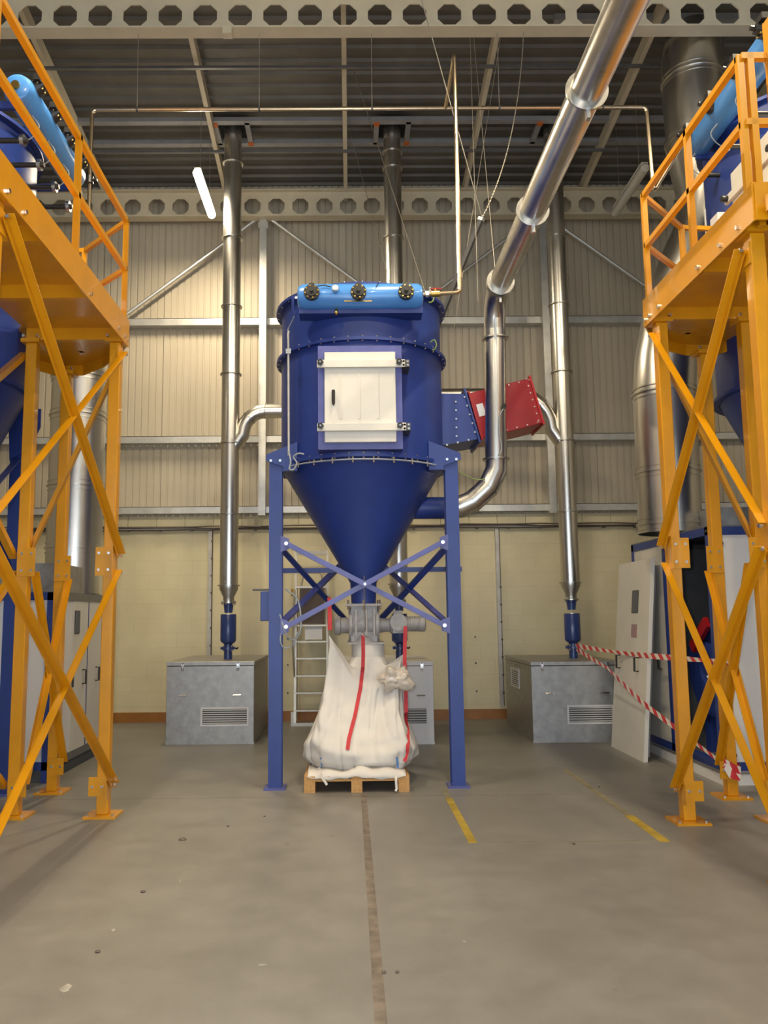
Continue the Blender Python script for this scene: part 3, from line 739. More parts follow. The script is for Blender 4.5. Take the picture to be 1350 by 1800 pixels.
z1 = 4.50
MB().cyl((FX, 8.45, FZ-.37), (FX, 8.45, z1), FR, n=40, caps=False).build('duct_section', 'duct', fd)
MB().cyl((FX-.0, 8.45, z1), (FX-.03, 8.45, 3.20), FR, n=40, caps=False).build('duct_section', 'duct', fd)
ring_f((FX, 8.45, z1), (0,0,1)); ring_f((FX-.03, 8.45, 3.20), (0,0,1))
el2 = [V((FX-.03, 8.45, 3.20)), V((FX-.035, 8.45, 3.08)), V((FX-.13, 8.445, 2.90)), V((FX-.29, 8.45, 2.76)), V((FX-.42, 8.46, 2.705)), V((1.06, 8.48, 2.70))]
MB().tube(el2, FR+.003, 40, caps=False).build('elbow', 'duct', fd, smooth=18)
for q, d_ in ((el2[2], el2[3]-el2[1]), (el2[3], el2[4]-el2[2])): MB().ring(q, d_, FR, FR+.008, .01, 40).build('seam', 'duct_band', fd)
MB().cyl((FX+.045, 8.355, 3.74), (FX+.05, 8.335, 3.74), .03, n=14).build('sensor', 'black', fd)
MB().tube(spl([(FX+.04, 8.33, 3.71), (FX, 8.33, 3.63), (FX-.01, 8.33, 3.45), (FX+.01, 8.33, 3.30), (FX-.02, 8.31, 3.22)]), .006, 6).build('sensor_cable', 'cable_grey', fd)
MB().tube(spl([(1.02, 8.0, 3.05), (1.15, 8.1, 2.98), (1.30, 8.25, 2.955), (1.42, 8.38, 2.99)]), .005, 6).build('earth_cable', 'earth_green', fd)
mb = MB()
for y in ys[:4]: mb.box(FX-.012, FX+.012, y-.008, y+.035, FZ-FR-.09, FZ-FR-.02)
mb.build('flange_clamp', 'zinc', fd, kind='stuff')

# ------------------------------------------------------------------ rotary valve
rv = thing('rotary_valve', (CX, CY, 1.3), 'grey cast rotary valve with gear motor under the blue cone', 'rotary valve')
MB().cbox((CX, CY, 1.705), (.37, .37, .022)).build('top_flange', 'cast_grey', rv, smooth=0)
b = MB()
for i in (-1, 0, 1):
    for j in (-1, 1): b.cyl((CX+i*.155, CY+j*.155, 1.66), (CX+i*.155, CY+j*.155, 1.755), .013, n=6)
b.build('flange_bolt', 'zinc', rv, kind='stuff')
ho = MB().lathe((CX, CY, 1.51), [(.001, -.155), (.165, -.155), (.175, -.145), (.175, -.115), (.15, -.11), (.15, .11), (.175, .115), (.175, .145), (.165, .155), (.001, .155)], 36, 'X')
ho.box(CX-.13, CX+.13, CY-.14, CY+.14, 1.55, 1.70); ho.box(CX-.13, CX+.13, CY-.13, CY+.13, 1.34, 1.45)
ho.build('housing', 'cast_grey', rv)
for x in (-.08, .02, .1): MB().box(CX+x-.01, CX+x+.01, CY-.19, CY-.13, 1.40, 1.66).build('rib', 'cast_grey', rv, smooth=0)
MB().lathe((CX, CY, 1.50), [(.001, -.30), (.085, -.30), (.095, -.29), (.095, -.24), (.08, -.23), (.08, -.15)], 28, 'X').build('bearing_cap', 'cast_grey', rv)
MB().lathe((CX, CY, 1.50), [(.08, .15), (.07, .20), (.065, .26), (.085, .27), (.085, .30)], 28, 'X').build('coupling', 'cast_grey', rv)
gb = MB().box(CX+.29, CX+.40, CY-.10, CY+.08, 1.42, 1.60); gb.cyl((CX+.345, CY-.13, 1.53), (CX+.345, CY+.05, 1.53), .085, n=24); gb.box(CX+.30, CX+.39, CY-.06, CY+.04, 1.58, 1.645)
gb.build('gearbox', 'cast_grey', rv)
mo = MB().lathe((CX, CY-.02, 1.51), [(.001, .40), (.07, .40), (.075, .41)]+[(q, .42+.012*i) for i in range(12) for q in ((.078, .07) if i % 2 else (.07, .078))]+[(.075, .56), (.078, .57), (.078, .615), (.06, .625), (.001, .625)], 28, 'X')
mo.build('motor', 'cast_grey', rv)
bo = MB().cbox((CX+.02, CY, 1.325), (.36, .34, .016)); bo.lathe((CX, CY, 0), [(.115, 1.44), (.165, 1.345), (.165, 1.32)], 24)
bo.build('outlet_flange', 'cast_grey', rv)
MB().lathe((CX+.04, CY, 0), [(.165, 1.32), (.165, 1.22), (.17, 1.12)], 28).build('outlet_sleeve', 'bag', rv)
MB().tube([(CX-.0, 7.98, 1.98), (CX, 7.99, 1.80), (CX+.01, 8.05, 1.45)], .004, 5).build('sling_wire', 'wire', rv)

# ------------------------------------------------------------------ pallet and bulk bag
PX0, PX1, PY0, PY1 = -.43, .53, 7.77, 8.97
pl = thing('pallet', ((PX0+PX1)/2, (PY0+PY1)/2, 0), 'worn wooden pallet on the floor under the white bulk bag', 'pallet')
nb = 7
for i in range(nb):
    w = .098; x = PX0+(PX1-PX0-w)*i/(nb-1)
    MB().box(x, x+w, PY0, PY1, .122, .144).build('top_board', 'wood', pl, smooth=0)
for y in (PY0, (PY0+PY1)/2-.05, PY1-.1):
    MB().box(PX0, PX1, y, y+.1, .1, .121).build('cross_board', 'wood', pl, smooth=0)
    for x in (PX0, (PX0+PX1)/2-.05, PX1-.1): MB().box(x, x+.1, y, y+.1, .02, .1).build('block', 'wood', pl, smooth=0)
for x in (PX0, (PX0+PX1)/2-.05, PX1-.1): MB().box(x, x+.1, PY0+.002, PY1-.002, 0, .02).build('bottom_board', 'wood', pl, smooth=0)

bg = thing('bulk_bag', (.09, 8.36, .145), 'slumped white woven bulk bag with red straps on the wooden pallet', 'bulk bag')
NA, NT, NU = 220, 46, 12
bcx, bcy = .085, 8.36
def sup(a, n=3.4): return (abs(cos(a))**n+abs(sin(a))**n)**(-1/n)
def lerp(a, b, t): return a+(b-a)*t
CORN = [(radians(225), -.20, 8.12, 1.44), (radians(315), .50, 8.10, 1.20), (radians(45), .55, 8.66, 1.22), (radians(135), -.16, 8.66, 1.30)]
rnd = random.Random(3)
FOLD = [(rnd.choice((5, 7, 9, 11, 14, 17)), rnd.uniform(0, 6.28), rnd.uniform(-1.5, 1.5), rnd.uniform(.3, 1)) for _ in range(7)]
def fold(a, t): return sum(w*sin(n*a+p+q*t*3) for n, p, q, w in FOLD)/3
def top(a):
    # rim of the bag: four pulled-up corners with sagging edges between
    x = y = z = ws = 0
    best = []
    for (ca, cx_, cy_, cz_) in CORN:
        d = abs((a-ca+pi) % (2*pi)-pi); best.append((d, cx_, cy_, cz_))
    best.sort(); (d0, x0, y0, z0), (d1, x1, y1, z1) = best[:2]
    k = d0/(d0+d1); sag = sin(pi*k)
    ez = lerp(z0, z1, k)-(.30+.12*(max(z0, z1)-1.2)/.24)*sag**.75
    return V((lerp(x0, x1, k), lerp(y0, y1, k), ez))
def side(a, t):
    T = top(a)
    # half sizes by height
    prof = [(0, .44), (.05, .50), (.12, .545), (.22, .555), (.35, .52), (.55, .46), (.8, .41), (1, .36)]
    z = lerp(.148, T.z, t)
    for (t0, r0), (t1, r1) in zip(prof, prof[1:]):
        if t <= t1: k = (t-t0)/(t1-t0); k = k*k*(3-2*k); r = lerp(r0, r1, k); break
    s = sup(a, lerp(4.0, 2.6, t))
    px = bcx+r*s*cos(a)*1.0; py = bcy+r*s*sin(a)*1.0
    m = max(0, (t-.22)/.78); m = m**1.35
    px = lerp(px, T.x, m); py = lerp(py, T.y, m)
    f = fold(a, t)*(.008+.030*min(1, t*1.6))*(1-.55*t)
    if t < .25: f += .014*sin(9*a+1.2)*sin(pi*min(1, t/.25))
    k3 = V((cos(a)*2.2, sin(a)*2.2, t*1.3)); k4 = V((cos(a)*4.6+7, sin(a)*4.6, t*1.6+3)); k5 = V((cos(a)*5+1, sin(a)*5+4, z*9))
    f += noise.noise(k3)*.05*(1-.6*t)
    f -= ((1-min(1, abs(noise.noise(k4))*2.2))**3)*.030*(1-.5*t)
    f += noise.noise(k5)*.016*(1-.5*t)
    # a crumpled roll just above the pallet
    f += .022*max(0, 1-abs(t-.13)/.08)*sin(4*a+.6)
    return V((px+f*cos(a), py+f*sin(a), z))
bm_ = MB(); vs = []
for i in range(NT+1):
    for j in range(NA): vs.append(side(2*pi*j/NA, i/NT))
NX, NY, NZ = CX+.035, CY, 1.19
for i in range(1, NU+1):
    u = i/NU
    for j in range(NA):
        a = 2*pi*j/NA; T = side(a, 1); q = V((NX+.17*cos(a), NY+.17*sin(a), NZ)); k = u
        p = T.lerp(q, k); p.z = lerp(T.z, NZ-.10, min(1, u*1.25))+(.10*max(0, u-.75)/.25 if u > .75 else 0)+.012*sin(11*a+5*u)*sin(pi*u)
        vs.append(p)
fs = []
for i in range(NT+NU):
    for j in range(NA): l = (j+1) % NA; fs.append((i*NA+j, i*NA+l, (i+1)*NA+l, (i+1)*NA+j))
fs.append(tuple(range(NA-1, -1, -1)))
bm_.add(vs, fs)
body = bm_.build('bag_body', 'bag', bg, smooth=60)
tree = BVHTree.FromPolygons([tuple(v) for v in bm_.v], bm_.f)
def front(x, z, off=.006):
    h = tree.ray_cast(V((x, 5, z)), V((0, 1, 0)))
    return (h[0].y-off) if h[0] else None
def ribbon(pts, w, name, m, parent, thick=.004, label=None):
    mb = MB(); n = len(pts); vs = []
    for i, p in enumerate(pts):
        d = (V(pts[min(i+1, n-1)])-V(pts[max(i-1, 0)])).normalized(); sd = d.cross(V((0, 1, 0)))
        sd = sd.normalized() if sd.length > .05 else V((1, 0, 0)); p = V(p)
        ww = w(i/(n-1)) if callable(w) else w
        for s_, y_ in ((-1, 0), (1, 0), (1, thick), (-1, thick)): vs.append(p+sd*s_*ww/2+V((0, y_, 0)))
    fs = []
    for i in range(n-1):
        for k in range(4): l = (k+1) % 4; fs.append((i*4+k, i*4+l, (i+1)*4+l, (i+1)*4+k))
    mb.add(vs, fs)
    return mb.build(name, m, parent, label=label)
def strap(zx, name='strap', m='strap_red', w=.036, y0=None):
    # follows the front of the bag; above the rim it hangs free
    pts = []; ly = None
    for i in range(len(zx)-1):
        (xa, za), (xb, zb) = zx[i], zx[i+1]
        for k in range(6):
            x, z = lerp(xa, xb, k/6), lerp(za, zb, k/6); y = front(x, z, .012)
            if y0 is not None and (y is None or z > 1.10): y = lerp(y0, front(zx[-1][0], 1.0, .012) or y0, max(0, min(1, (zx[0][1]-z)/(zx[0][1]-1.0))))
            if y is None: continue
            pts.append((x, y, z))
    for i in range(1, len(pts)-1):  # no sudden steps
        pts[i] = (pts[i][0], min(pts[i][1], (pts[i-1][1]+pts[i+1][1])/2+.01), pts[i][2])
    return ribbon(pts, w, name, m, bg)
strap([(.125, 1.41), (.125, 1.22), (.12, 1.08), (.095, .90), (.04, .66), (-.02, .46), (-.035, .36)], y0=8.05)
strap([(.545, 1.49), (.535, 1.30), (.53, 1.14), (.535, .95), (.535, .70), (.545, .50), (.52, .33), (.49, .24)], y0=8.2)
strap([(-.205, 1.78), (-.20, 1.6), (-.20, 1.43)], y0=8.3, w=.04)
for x in (-.28, .42):
    ribbon([(x, front(x, .30, .01), .30), (x+.01, front(x, .24, .014), .24), (x+.01, front(x, .19, .014), .19)], .02, 'tie_tape', 'strap_blue', bg)
ribbon([(-.30, front(-.30, .2, .012), .20), (-.27, 7.73, .15), (-.22, 7.72, .08)], .022, 'loose_end', 'bag', bg)
ribbon([(.42, front(.42, .2, .012), .20), (.405, 7.72, .12), (.41, 7.72, .04), (.40, 7.715, .02)], .022, 'loose_end', 'bag', bg)
MB().cyl((.115, 8.02, 1.44), (.15, 8.06, 1.39), .008, n=8).build('hook', 'zinc', bg)
# hem sheet lying over the pallet edge
hem = MB(); n = 40; vs = []
for i in range(n+1):
    x = lerp(-.40, .50, i/n); yb = front(x, .22, .0) or 7.82
    zt_ = .205+.015*sin(x*9)+.012*sin(x*23); yb = front(x, zt_, 0) or 7.84
    vs += [(x, yb-.004, zt_), (x, lerp(yb, 7.765, .8)+.012*sin(x*17), .165+.006*sin(x*19)), (x, 7.758+.006*sin(x*31), .128+.010*sin(x*13+1)+.006*sin(x*41))]
hem.add(vs, [(i*3+k, i*3+3+k, i*3+4+k, i*3+1+k) for i in range(n) for k in range(2)])
ho_ = hem.build('hem', 'bag', bg, smooth=60); sm = ho_.modifiers.new('thick', 'SOLIDIFY'); sm.thickness = .004
# crumpled clear liner tied at the right
ln = MB(); c = V((.43, (front(.43, .98, 0) or 8.0)-.03, .985)); r_ = random.Random(11)
prof = MB().ball((0, 0, 0), .15, 40, 24, (1.15, .40, .85))
ph = [(r_.uniform(2, 7), r_.uniform(0, 6)) for _ in range(6)]
for p in prof.v:
    d = p.normalized(); k = 1+.45*noise.noise(d*1.6+V((3, 1, 5)))-.16*(1-min(1, abs(noise.noise(d*3.1))*2.5))**2
    ln.v.append(c+p*k)
ln.f = prof.f
ln.build('plastic_liner', 'bag_liner', bg, smooth=40)

# ------------------------------------------------------------------ yellow access towers
def tower(s, xi, xo, yf, yn, ya, xe, xout, label):
    t = thing('access_tower', ((xi+xo)/2, (yf+yn)/2, 0), label, 'platform', 'yellow access towers')
    zp, zt, zm = 4.01, 4.215, 2.07
    w = .095
    def lg(x, y, z1):
        MB().box(x-w/2, x+w/2, y-w/2, y+w/2, .018, z1).build('leg', 'orange', t, smooth=0, bevel=.006)
        MB().box(x-.13, x+.13, y-.13, y+.13, 0, .018).build('base_plate', 'orange', t, smooth=0)
        MB().box(x-.08, x+.08, y-.08, y+.08, z1, z1+.035).build('leg_cap', 'orange', t, smooth=0)
        b = MB()
        for a in (-.1, .1): b.cyl((x+a, y-.1, .018), (x+a, y-.1, .035), .012, n=6)
        b.build('anchor_bolt', 'zinc', t, kind='stuff')
    L = {'if': (xi, yf), 'of': (xo, yf), 'in': (xi, yn), 'on': (xo, yn), 'ap': (xo+s*.02, ya)}
    for k, (x, y) in L.items(): lg(x, y, zp-.035)
    # beams under the deck
    for y in (yf, yf-.95, yf-1.9, yn):
        MB().box(min(xi, xo)-.05, max(xi, xo)+.05, y-.035, y+.035, zp-.005, zp+.10).build('cross_beam', 'orange', t, smooth=0)
    # deck with a nose running on to the apex leg
    r = abs(ya-yf)
    nose = [(xe, yn-.2), (xe, yf+.10), (xe+s*.16, yf+.42), (xe+s*.42, yf+.78), (xo-s*.10, ya+.10), (xo+s*.16, ya+.12), (xo+s*.34, ya-.16), (xo+s*.30, yf+.3), (xout, yf-.1), (xout, yn-.2)]
    MB().prism(nose, zp+.10, zp+.125).build('deck_plate', 'orange', t, smooth=0)
    MB().box(min(xe, xe-s*.012), max(xe, xe-s*.012), yn-.2, yf+.10, zp-.03, zt).build('side_skirt', 'orange', t, smooth=0)
    cl = nose[1:7]
    mb = MB()
    for a, b in zip(cl, cl[1:]): mb.bar((a[0], a[1], zp+.10), (b[0], b[1], zp+.10), .012, .21)
    mb.build('nose_skirt', 'orange', t, smooth=0)
    MB().box(min(xe, xe+s*.9), max(xe, xe+s*.9), yn-.212, yn-.2, zp-.03, zt).build('end_skirt', 'orange', t, smooth=0)
    b = MB()
    for y in (yf+.05, yf-.05, yf-.25, yf-1.0, yn+.25, yn): b.cyl((xe-s*.012, y, zp+.02), (xe-s*.028, y, zp+.02), .016, n=6)
    for x, y in L.values():
        for q in (-.06, .06): b.cyl((x+q, y-.055, zp+.02), (x+q, y-.08, zp+.02), .014, n=6)
    b.build('skirt_bolt', 'zinc', t, kind='stuff')
    # handrail
    zh, zk = 5.12, 4.67; rw = .042
    posts = [(xe+s*.02, yf+.03), (xe+s*.02, yf-1.27), (xe+s*.02, yn-.18)] if s < 0 else [(xe+s*.02, yf+.03), (xe+s*.02, yf-.88), (xe+s*.02, yn-.10)]
    c1 = (xe+s*.58, yf+.62); c2 = (xo+s*.25, yf+.66)
    for x, y in posts+[c1]:
        MB().box(x-rw/2, x+rw/2, y-rw/2, y+rw/2, zp+.10, zh+rw/2).build('handrail_post', 'orange', t, smooth=0)
    x, y = posts[-1]
    MB().box(x+s*.055-rw/2, x+s*.055+rw/2, y-.02-rw/2, y-.02+rw/2, zp-.03, zh+rw/2).build('handrail_post', 'orange', t, smooth=0)
    if s > 0:
        MB().box(x+.16, x+.25, y-.1, y-.01, zp-.03, 5.35).build('gate_post', 'orange', t, smooth=0)
    for z in (zh, zk):
        nm = 'top_rail' if z == zh else 'mid_rail'
        MB().bar((*posts[0], z), (*posts[-1], z), rw, rw).build(nm, 'orange', t, smooth=0)
        MB().bar((*posts[0], z), (*c1, z), rw*.9, rw*.9).build(nm, 'orange', t, smooth=0)
        MB().bar((*c1, z), (*c2, z), rw*.9, rw*.9).build(nm, 'orange', t, smooth=0)
        MB().bar((x, y-.02, z), (x+s*.85, y-.02, z), rw, rw).build(nm, 'orange', t, smooth=0)
    MB().box(min(x, x+s*.85), max(x, x+s*.85), y-.045, y-.035, zp+.10, zp+.25).build('toe_board', 'orange', t, smooth=0)
    # bracing angles
    def br(a, za, b, zb, off, up, fp=None):
        A = V((*L[a], za))+V(off); B = V((*L[b], zb))+V(off)
        MB().angle(A, B, .052, .006, up, s if fp is None else fp).build('brace', 'orange', t, smooth=0)
    zz = [(3.88, 2.12), (1.98, .24)]
    for k, (hi, lo) in enumerate(zz):
        o1, o2 = -s*.056, -s*.070
        br('if', hi, 'in', lo, (o1, 0, 0), (-s, 0, 0), -s); br('in', hi, 'if', lo, (o2, 0, 0), (-s, 0, 0))
        br('of', hi, 'on', lo, (s*.056, 0, 0), (s, 0, 0)); br('on', hi, 'of', lo, (s*.070, 0, 0), (s, 0, 0))
    br('if', 3.80, 'of', 2.12, (0, .055, 0), (0, -1, 0))
    br('ap', 1.98, 'of', .26, (-s*.056, 0, 0), (-s, 0, 0)); br('of', 1.98, 'ap', .26, (-s*.070, 0, 0), (-s, 0, 0))
    # gusset plates at the joints
    for k in ('if', 'in'):
        x, y = L[k]; d = -1 if k == 'if' else 1
        for z, h in ((zm, .26), (.22, .15), (3.85, .14)):
            MB().box(min(x-s*.048, x-s*.056), max(x-s*.048, x-s*.056), min(y-.04, y+d*.13), max(y-.04, y+d*.13), z-h/2, z+h/2).build('gusset_plate', 'orange', t, smooth=0)
    for k in ('if', 'of', 'ap'):
        x, y = L[k]; e = s if k == 'if' else -s
        for z, h in ((zm, .24), (.24, .15)):
            MB().box(min(x-e*.04, x+e*.11), max(x-e*.04, x+e*.11), y-.058, y-.049, z-h/2, z+h/2).build('gusset_plate', 'orange', t, smooth=0)
    b = MB()
    for k in ('if', 'of', 'ap'):
        x, y = L[k]; e = s if k == 'if' else -s
        for z in (zm+.07, zm-.07, .24):
            for q in (0, .08): b.cyl((x+e*q, y-.066, z), (x+e*q, y-.058, z), .012, n=6)
    for y in (yf, yn):
        for z in (3.88, 2.12, 1.98, .24): b.cyl((xi-s*.08, y, z), (xi-s*.10, y, z), .016, n=6)
    b.build('gusset_bolt', 'zinc', t, kind='stuff')
    return t
SHL, SHR = V((.012, -.10, 0)), V((.005, .095, 0))
SH = SHL
tower(-1, -2.035, -2.76, 7.09, 4.57, 8.03, -1.965, -2.83, 'left yellow steel access tower in front of the white fan cabinet')
SH = SHR
tower(1, 2.585, 3.285, 6.485, 4.88, 7.32, 2.50, 3.42, 'right yellow steel access tower wrapped with hazard tape')

# ------------------------------------------------------------------ side filter vessels behind the towers
def side_vessel(s, cx, cy, tx, tz, y0, y1, label):
    r = .90
    t = thing('filter_vessel', (cx, cy, 0), label, 'dust collector', 'blue filter vessels behind the towers')
    zb, zt = 3.60, tz+.10
    MB().lathe((cx, cy, 0), [(r, zb), (r, zt), (.02, zt+.03)], 72).build('shell', 'blue', t)
    MB().lathe((cx, cy, 0), [(r-.01, zb), (.13, 1.95), (.125, 1.6)], 72).build('cone', 'blue', t)
    for z in (zb, zb+.95, zt-.02): MB().ring((cx, cy, z), (0,0,1), r-.01, r+.055, .03, 72).build('flange_ring', 'blue', t)
    ht = MB().tube([(tx, y0, tz), (tx, y0+.015, tz), (tx, y0+.06, tz), (tx, y1-.06, tz), (tx, y1-.015, tz), (tx, y1, tz)], .125, 32, rs=[.075, .108, .125, .125, .108, .075]).build('header_tank', 'tank_blue', t)
    n = 4; e = -s
    for i in range(n):
        y = y0+.16+(y1-y0-.32)*i/(n-1); dz = .62 if s < 0 else .12; d = V((e*.8, 0, dz)).normalized(); c = V((tx, y, tz))+d*.11; u = V((0, 1, 0))
        v = MB().cyl(c, c+d*.05, .068, n=20); v.cyl(c+d*.05, c+d*.09, .046, n=16); v.cyl(c+d*.09, c+d*.13, .02, n=10); v.box(c.x+d.x*.06-.025, c.x+d.x*.06+.025, y-.10, y-.03, c.z+.03, c.z+.08)
        v.build('diaphragm_valve', 'black', ht)
        b = MB(); ww = d.cross(u)
        for k in range(6): a = k*pi/3; q = c+d*.05+(u*cos(a)+ww*sin(a))*.056; b.cyl(q, q+d*.014, .008, n=6)
        b.build('valve_bolt', 'brass', ht, kind='stuff')
        MB().tube(spl([(tx+e*.05, y+.06, tz-.115), (tx+e*.10, y+.09, tz-.2), (tx+e*.02, y+.1, tz-.30), (tx-e*.1, y+.1, tz-.32)]), .005, 6).build('pilot_hose', 'cable_grey', ht)
        MB().cyl((tx+e*.04, y+.02, tz-.36), (tx-e*.3, y+.02, tz-.36), .022, n=12).build('blow_pipe', 'black', t)
        MB().ring((tx+e*.0, y+.02, tz-.36), (1, 0, 0), .028, .05, .03, 14).build('hose_clip', 'zinc', t)
    MB().cyl((tx, y0-.02, tz), (tx, y0+.01, tz), .035, n=10).build('end_plug', 'brass', ht)
    MB().box(min(tx-.03, cx), max(tx+.03, cx), y0+.05, y0+.09, tz-.16, tz-.10).build('tank_bracket', 'blue', t, smooth=0)
    MB().box(min(tx-.03, cx), max(tx+.03, cx), y1-.09, y1-.05, tz-.16, tz-.10).build('tank_bracket', 'blue', t, smooth=0)
    return t
def vleg(t, x, y, z1=3.5):
    w = .13; mb = MB().box(x-w/2, x+w/2, y-w/2, y+w/2, .02, z1); mb.build('leg', 'blue', t, smooth=0)
    MB().box(x-.11, x+.11, y-.11, y+.11, 0, .02).build('base_plate', 'blue_lit_face', t, smooth=0)
SH = SHL
vl = side_vessel(-1, -3.80, 7.20, -2.65, 5.83, 6.24, 7.66, 'blue filter vessel with pale blue header tank behind the left yellow tower')
for x, y in ((-3.19, 7.96), (-3.10, 6.40), (-4.86, 7.2)): vleg(vl, x, y)
MB().prism([(-3.28, 3.60), (-2.97, 3.60), (-2.97, 3.42), (-3.07, 3.2), (-3.25, 3.1)], 7.87, 7.888, 'Y').build('gusset', 'blue', vl, smooth=0)
MB().angle((-3.2, 7.9, 3.1), (-3.05, 6.5, 2.3), .06, .007, (1, 0, 0)).build('brace', 'blue', vl, smooth=0)
MB().angle((-3.2, 7.9, 1.9), (-3.05, 6.5, 3.1), .06, .007, (1, 0, 0)).build('brace', 'blue', vl, smooth=0)
MB().tube([(-3.35, 6.45, 4.6), (-3.02, 6.30, 4.6), (-2.98, 6.30, 4.5)], .0, 6, rs=[.01]*3).build('cable', 'cable_grey', vl)
SH = SHR
vr = side_vessel(1, 4.42, 7.36, 3.38, 6.07, 5.62, 7.38, 'blue filter vessel with pale blue header tank behind the right yellow tower')
for x, y in ((3.80, 6.58), (5.04, 6.58), (5.46, 7.5)): vleg(vr, x, y)
MB().prism([(3.69, 3.60), (3.86, 3.60), (3.84, 3.10), (3.79, 3.05), (3.70, 3.34)], 7.54, 7.556, 'Y').build('gusset', 'blue', vr, smooth=0)
b = MB().cyl((3.76, 7.52, 3.36), (3.76, 7.54, 3.36), .02, n=8); b.build('gusset_bolt', 'zinc', vr, kind='stuff')
jb = MB().box(3.42, 3.60, 7.10, 7.26, 4.95, 5.27).build('junction_box', 'white_panel', vr, smooth=0, bevel=.004)
MB().box(3.40, 3.42, 7.12, 7.18, 4.97, 5.04).build('box_label', 'paper', jb, smooth=0)
dr = MB().box(3.44, 3.80, 6.10, 6.85, 4.55, 5.50).build('access_door', 'white_paint', vr, smooth=0, bevel=.004)
for z in (4.72, 5.28):
    MB().box(3.41, 3.44, 6.02, 6.93, z-.035, z+.035).build('clamp_bar', 'white_paint', dr, smooth=0)
    for y in (6.07, 6.88):
        k = MB().cyl((3.36, y, z), (3.41, y, z), .03, n=10); k.build('star_knob', 'black', dr)
MB().cyl((3.49, 7.50, 4.2), (3.49, 7.50, 5.5), .012, n=8).build('conduit', 'galv_rail', vr)

# ------------------------------------------------------------------ fan cabinets at the sides
SH = SHL
def cabinet_left():
    x0, x1, y0, y1, z1 = -4.9, -2.98, 8.45, 10.25, 1.86
    t = thing('fan_cabinet', (-3.6, 9.3, 0), 'white panelled fan cabinet with blue frame behind the left tower', 'cabinet', 'white fan cabinets')
    f = .07
    def bx(n, m, *a): return MB().box(*a).build(n, m, t, smooth=0)
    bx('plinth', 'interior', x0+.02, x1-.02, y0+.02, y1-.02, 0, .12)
    for z in (.12, z1-.08): 
        bx('frame_rail', 'blue', x0, x1, y0, y0+f, z, z+.08); bx('frame_rail', 'trimmer', x1-f, x1, y0+f, y1, z, z+.08); bx('frame_rail', 'blue', x0, x1, y1-f, y1, z, z+.08)
    for x in (x0, x1-f, -3.80): bx('frame_post', 'blue', x, x+f, y0, y0+f, .0, z1)
    bx('frame_post', 'blue', x1-f, x1, y1-f, y1, 0, z1)
    bx('side_panel', 'white_panel', x1-.05, x1-.012, y0+f, 9.05, .20, z1-.08)
    doors = [(9.06, 9.56), (9.585, 10.15)]
    for k, (a, b) in enumerate(doors):
        d = bx('door', 'white_paint', x1-.05, x1-.004, a, b, .20, z1-.08)
        for yy in ((a+.35,) if k == 0 else (a+.30,)):
            MB().tube([(x1, yy, .88), (x1+.04, yy, .88), (x1+.04, yy, 1.03), (x1, yy, 1.03)], .009, 7).build('door_handle', 'black', d)
    d = bx('door_stile', 'blue', x1-.05, x1-.002, 9.56, 9.585, .20, z1-.08)
    MB().tube([(x1, 8.97, .88), (x1+.04, 8.97, .88), (x1+.04, 8.97, 1.03), (x1, 8.97, 1.03)], .009, 7).build('panel_handle', 'black', t)
    bx('vent_grille', 'dark_grey', x1-.004, x1+.002, 9.10, 9.26, 1.43, 1.68)
    sl = None
    for i in range(7):
        MB().box(x1+.002, x1+.008, 9.11+i*.022, 9.118+i*.022, 1.44, 1.67).build('grille_bar', 'trimmer', t, smooth=0)
    for a, b in ((x0+f, -3.80), (-3.73, x1-f)):
        bx('front_panel', 'white_panel', a, b, y0+.012, y0+.05, .20, z1-.08)
    b = MB()
    for x in (-3.66, x1-.13):
        for z in (.26, z1-.14): b.cyl((x, y0+.0, z), (x, y0+.014, z), .018, n=8)
    b.build('panel_fastener', 'dark_grey', t, kind='stuff')
    bx('roof_panel', 'trimmer', x0, x1, y0, y1, z1, z1+.01)
    bx('back_panel', 'white_panel', x0, x1, y1-.02, y1-.001, .2, z1)
    MB().box(-4.4, -3.06, 8.7, 9.55, z1+.01, 2.17).build('plenum', 'galv', t, smooth=0)
    MB().box(-3.3, -3.25, 7.98, 8.4, 0, .012).build('foot_plate', 'galv', t, smooth=0)
    return t
cabinet_left()
SH = SHR
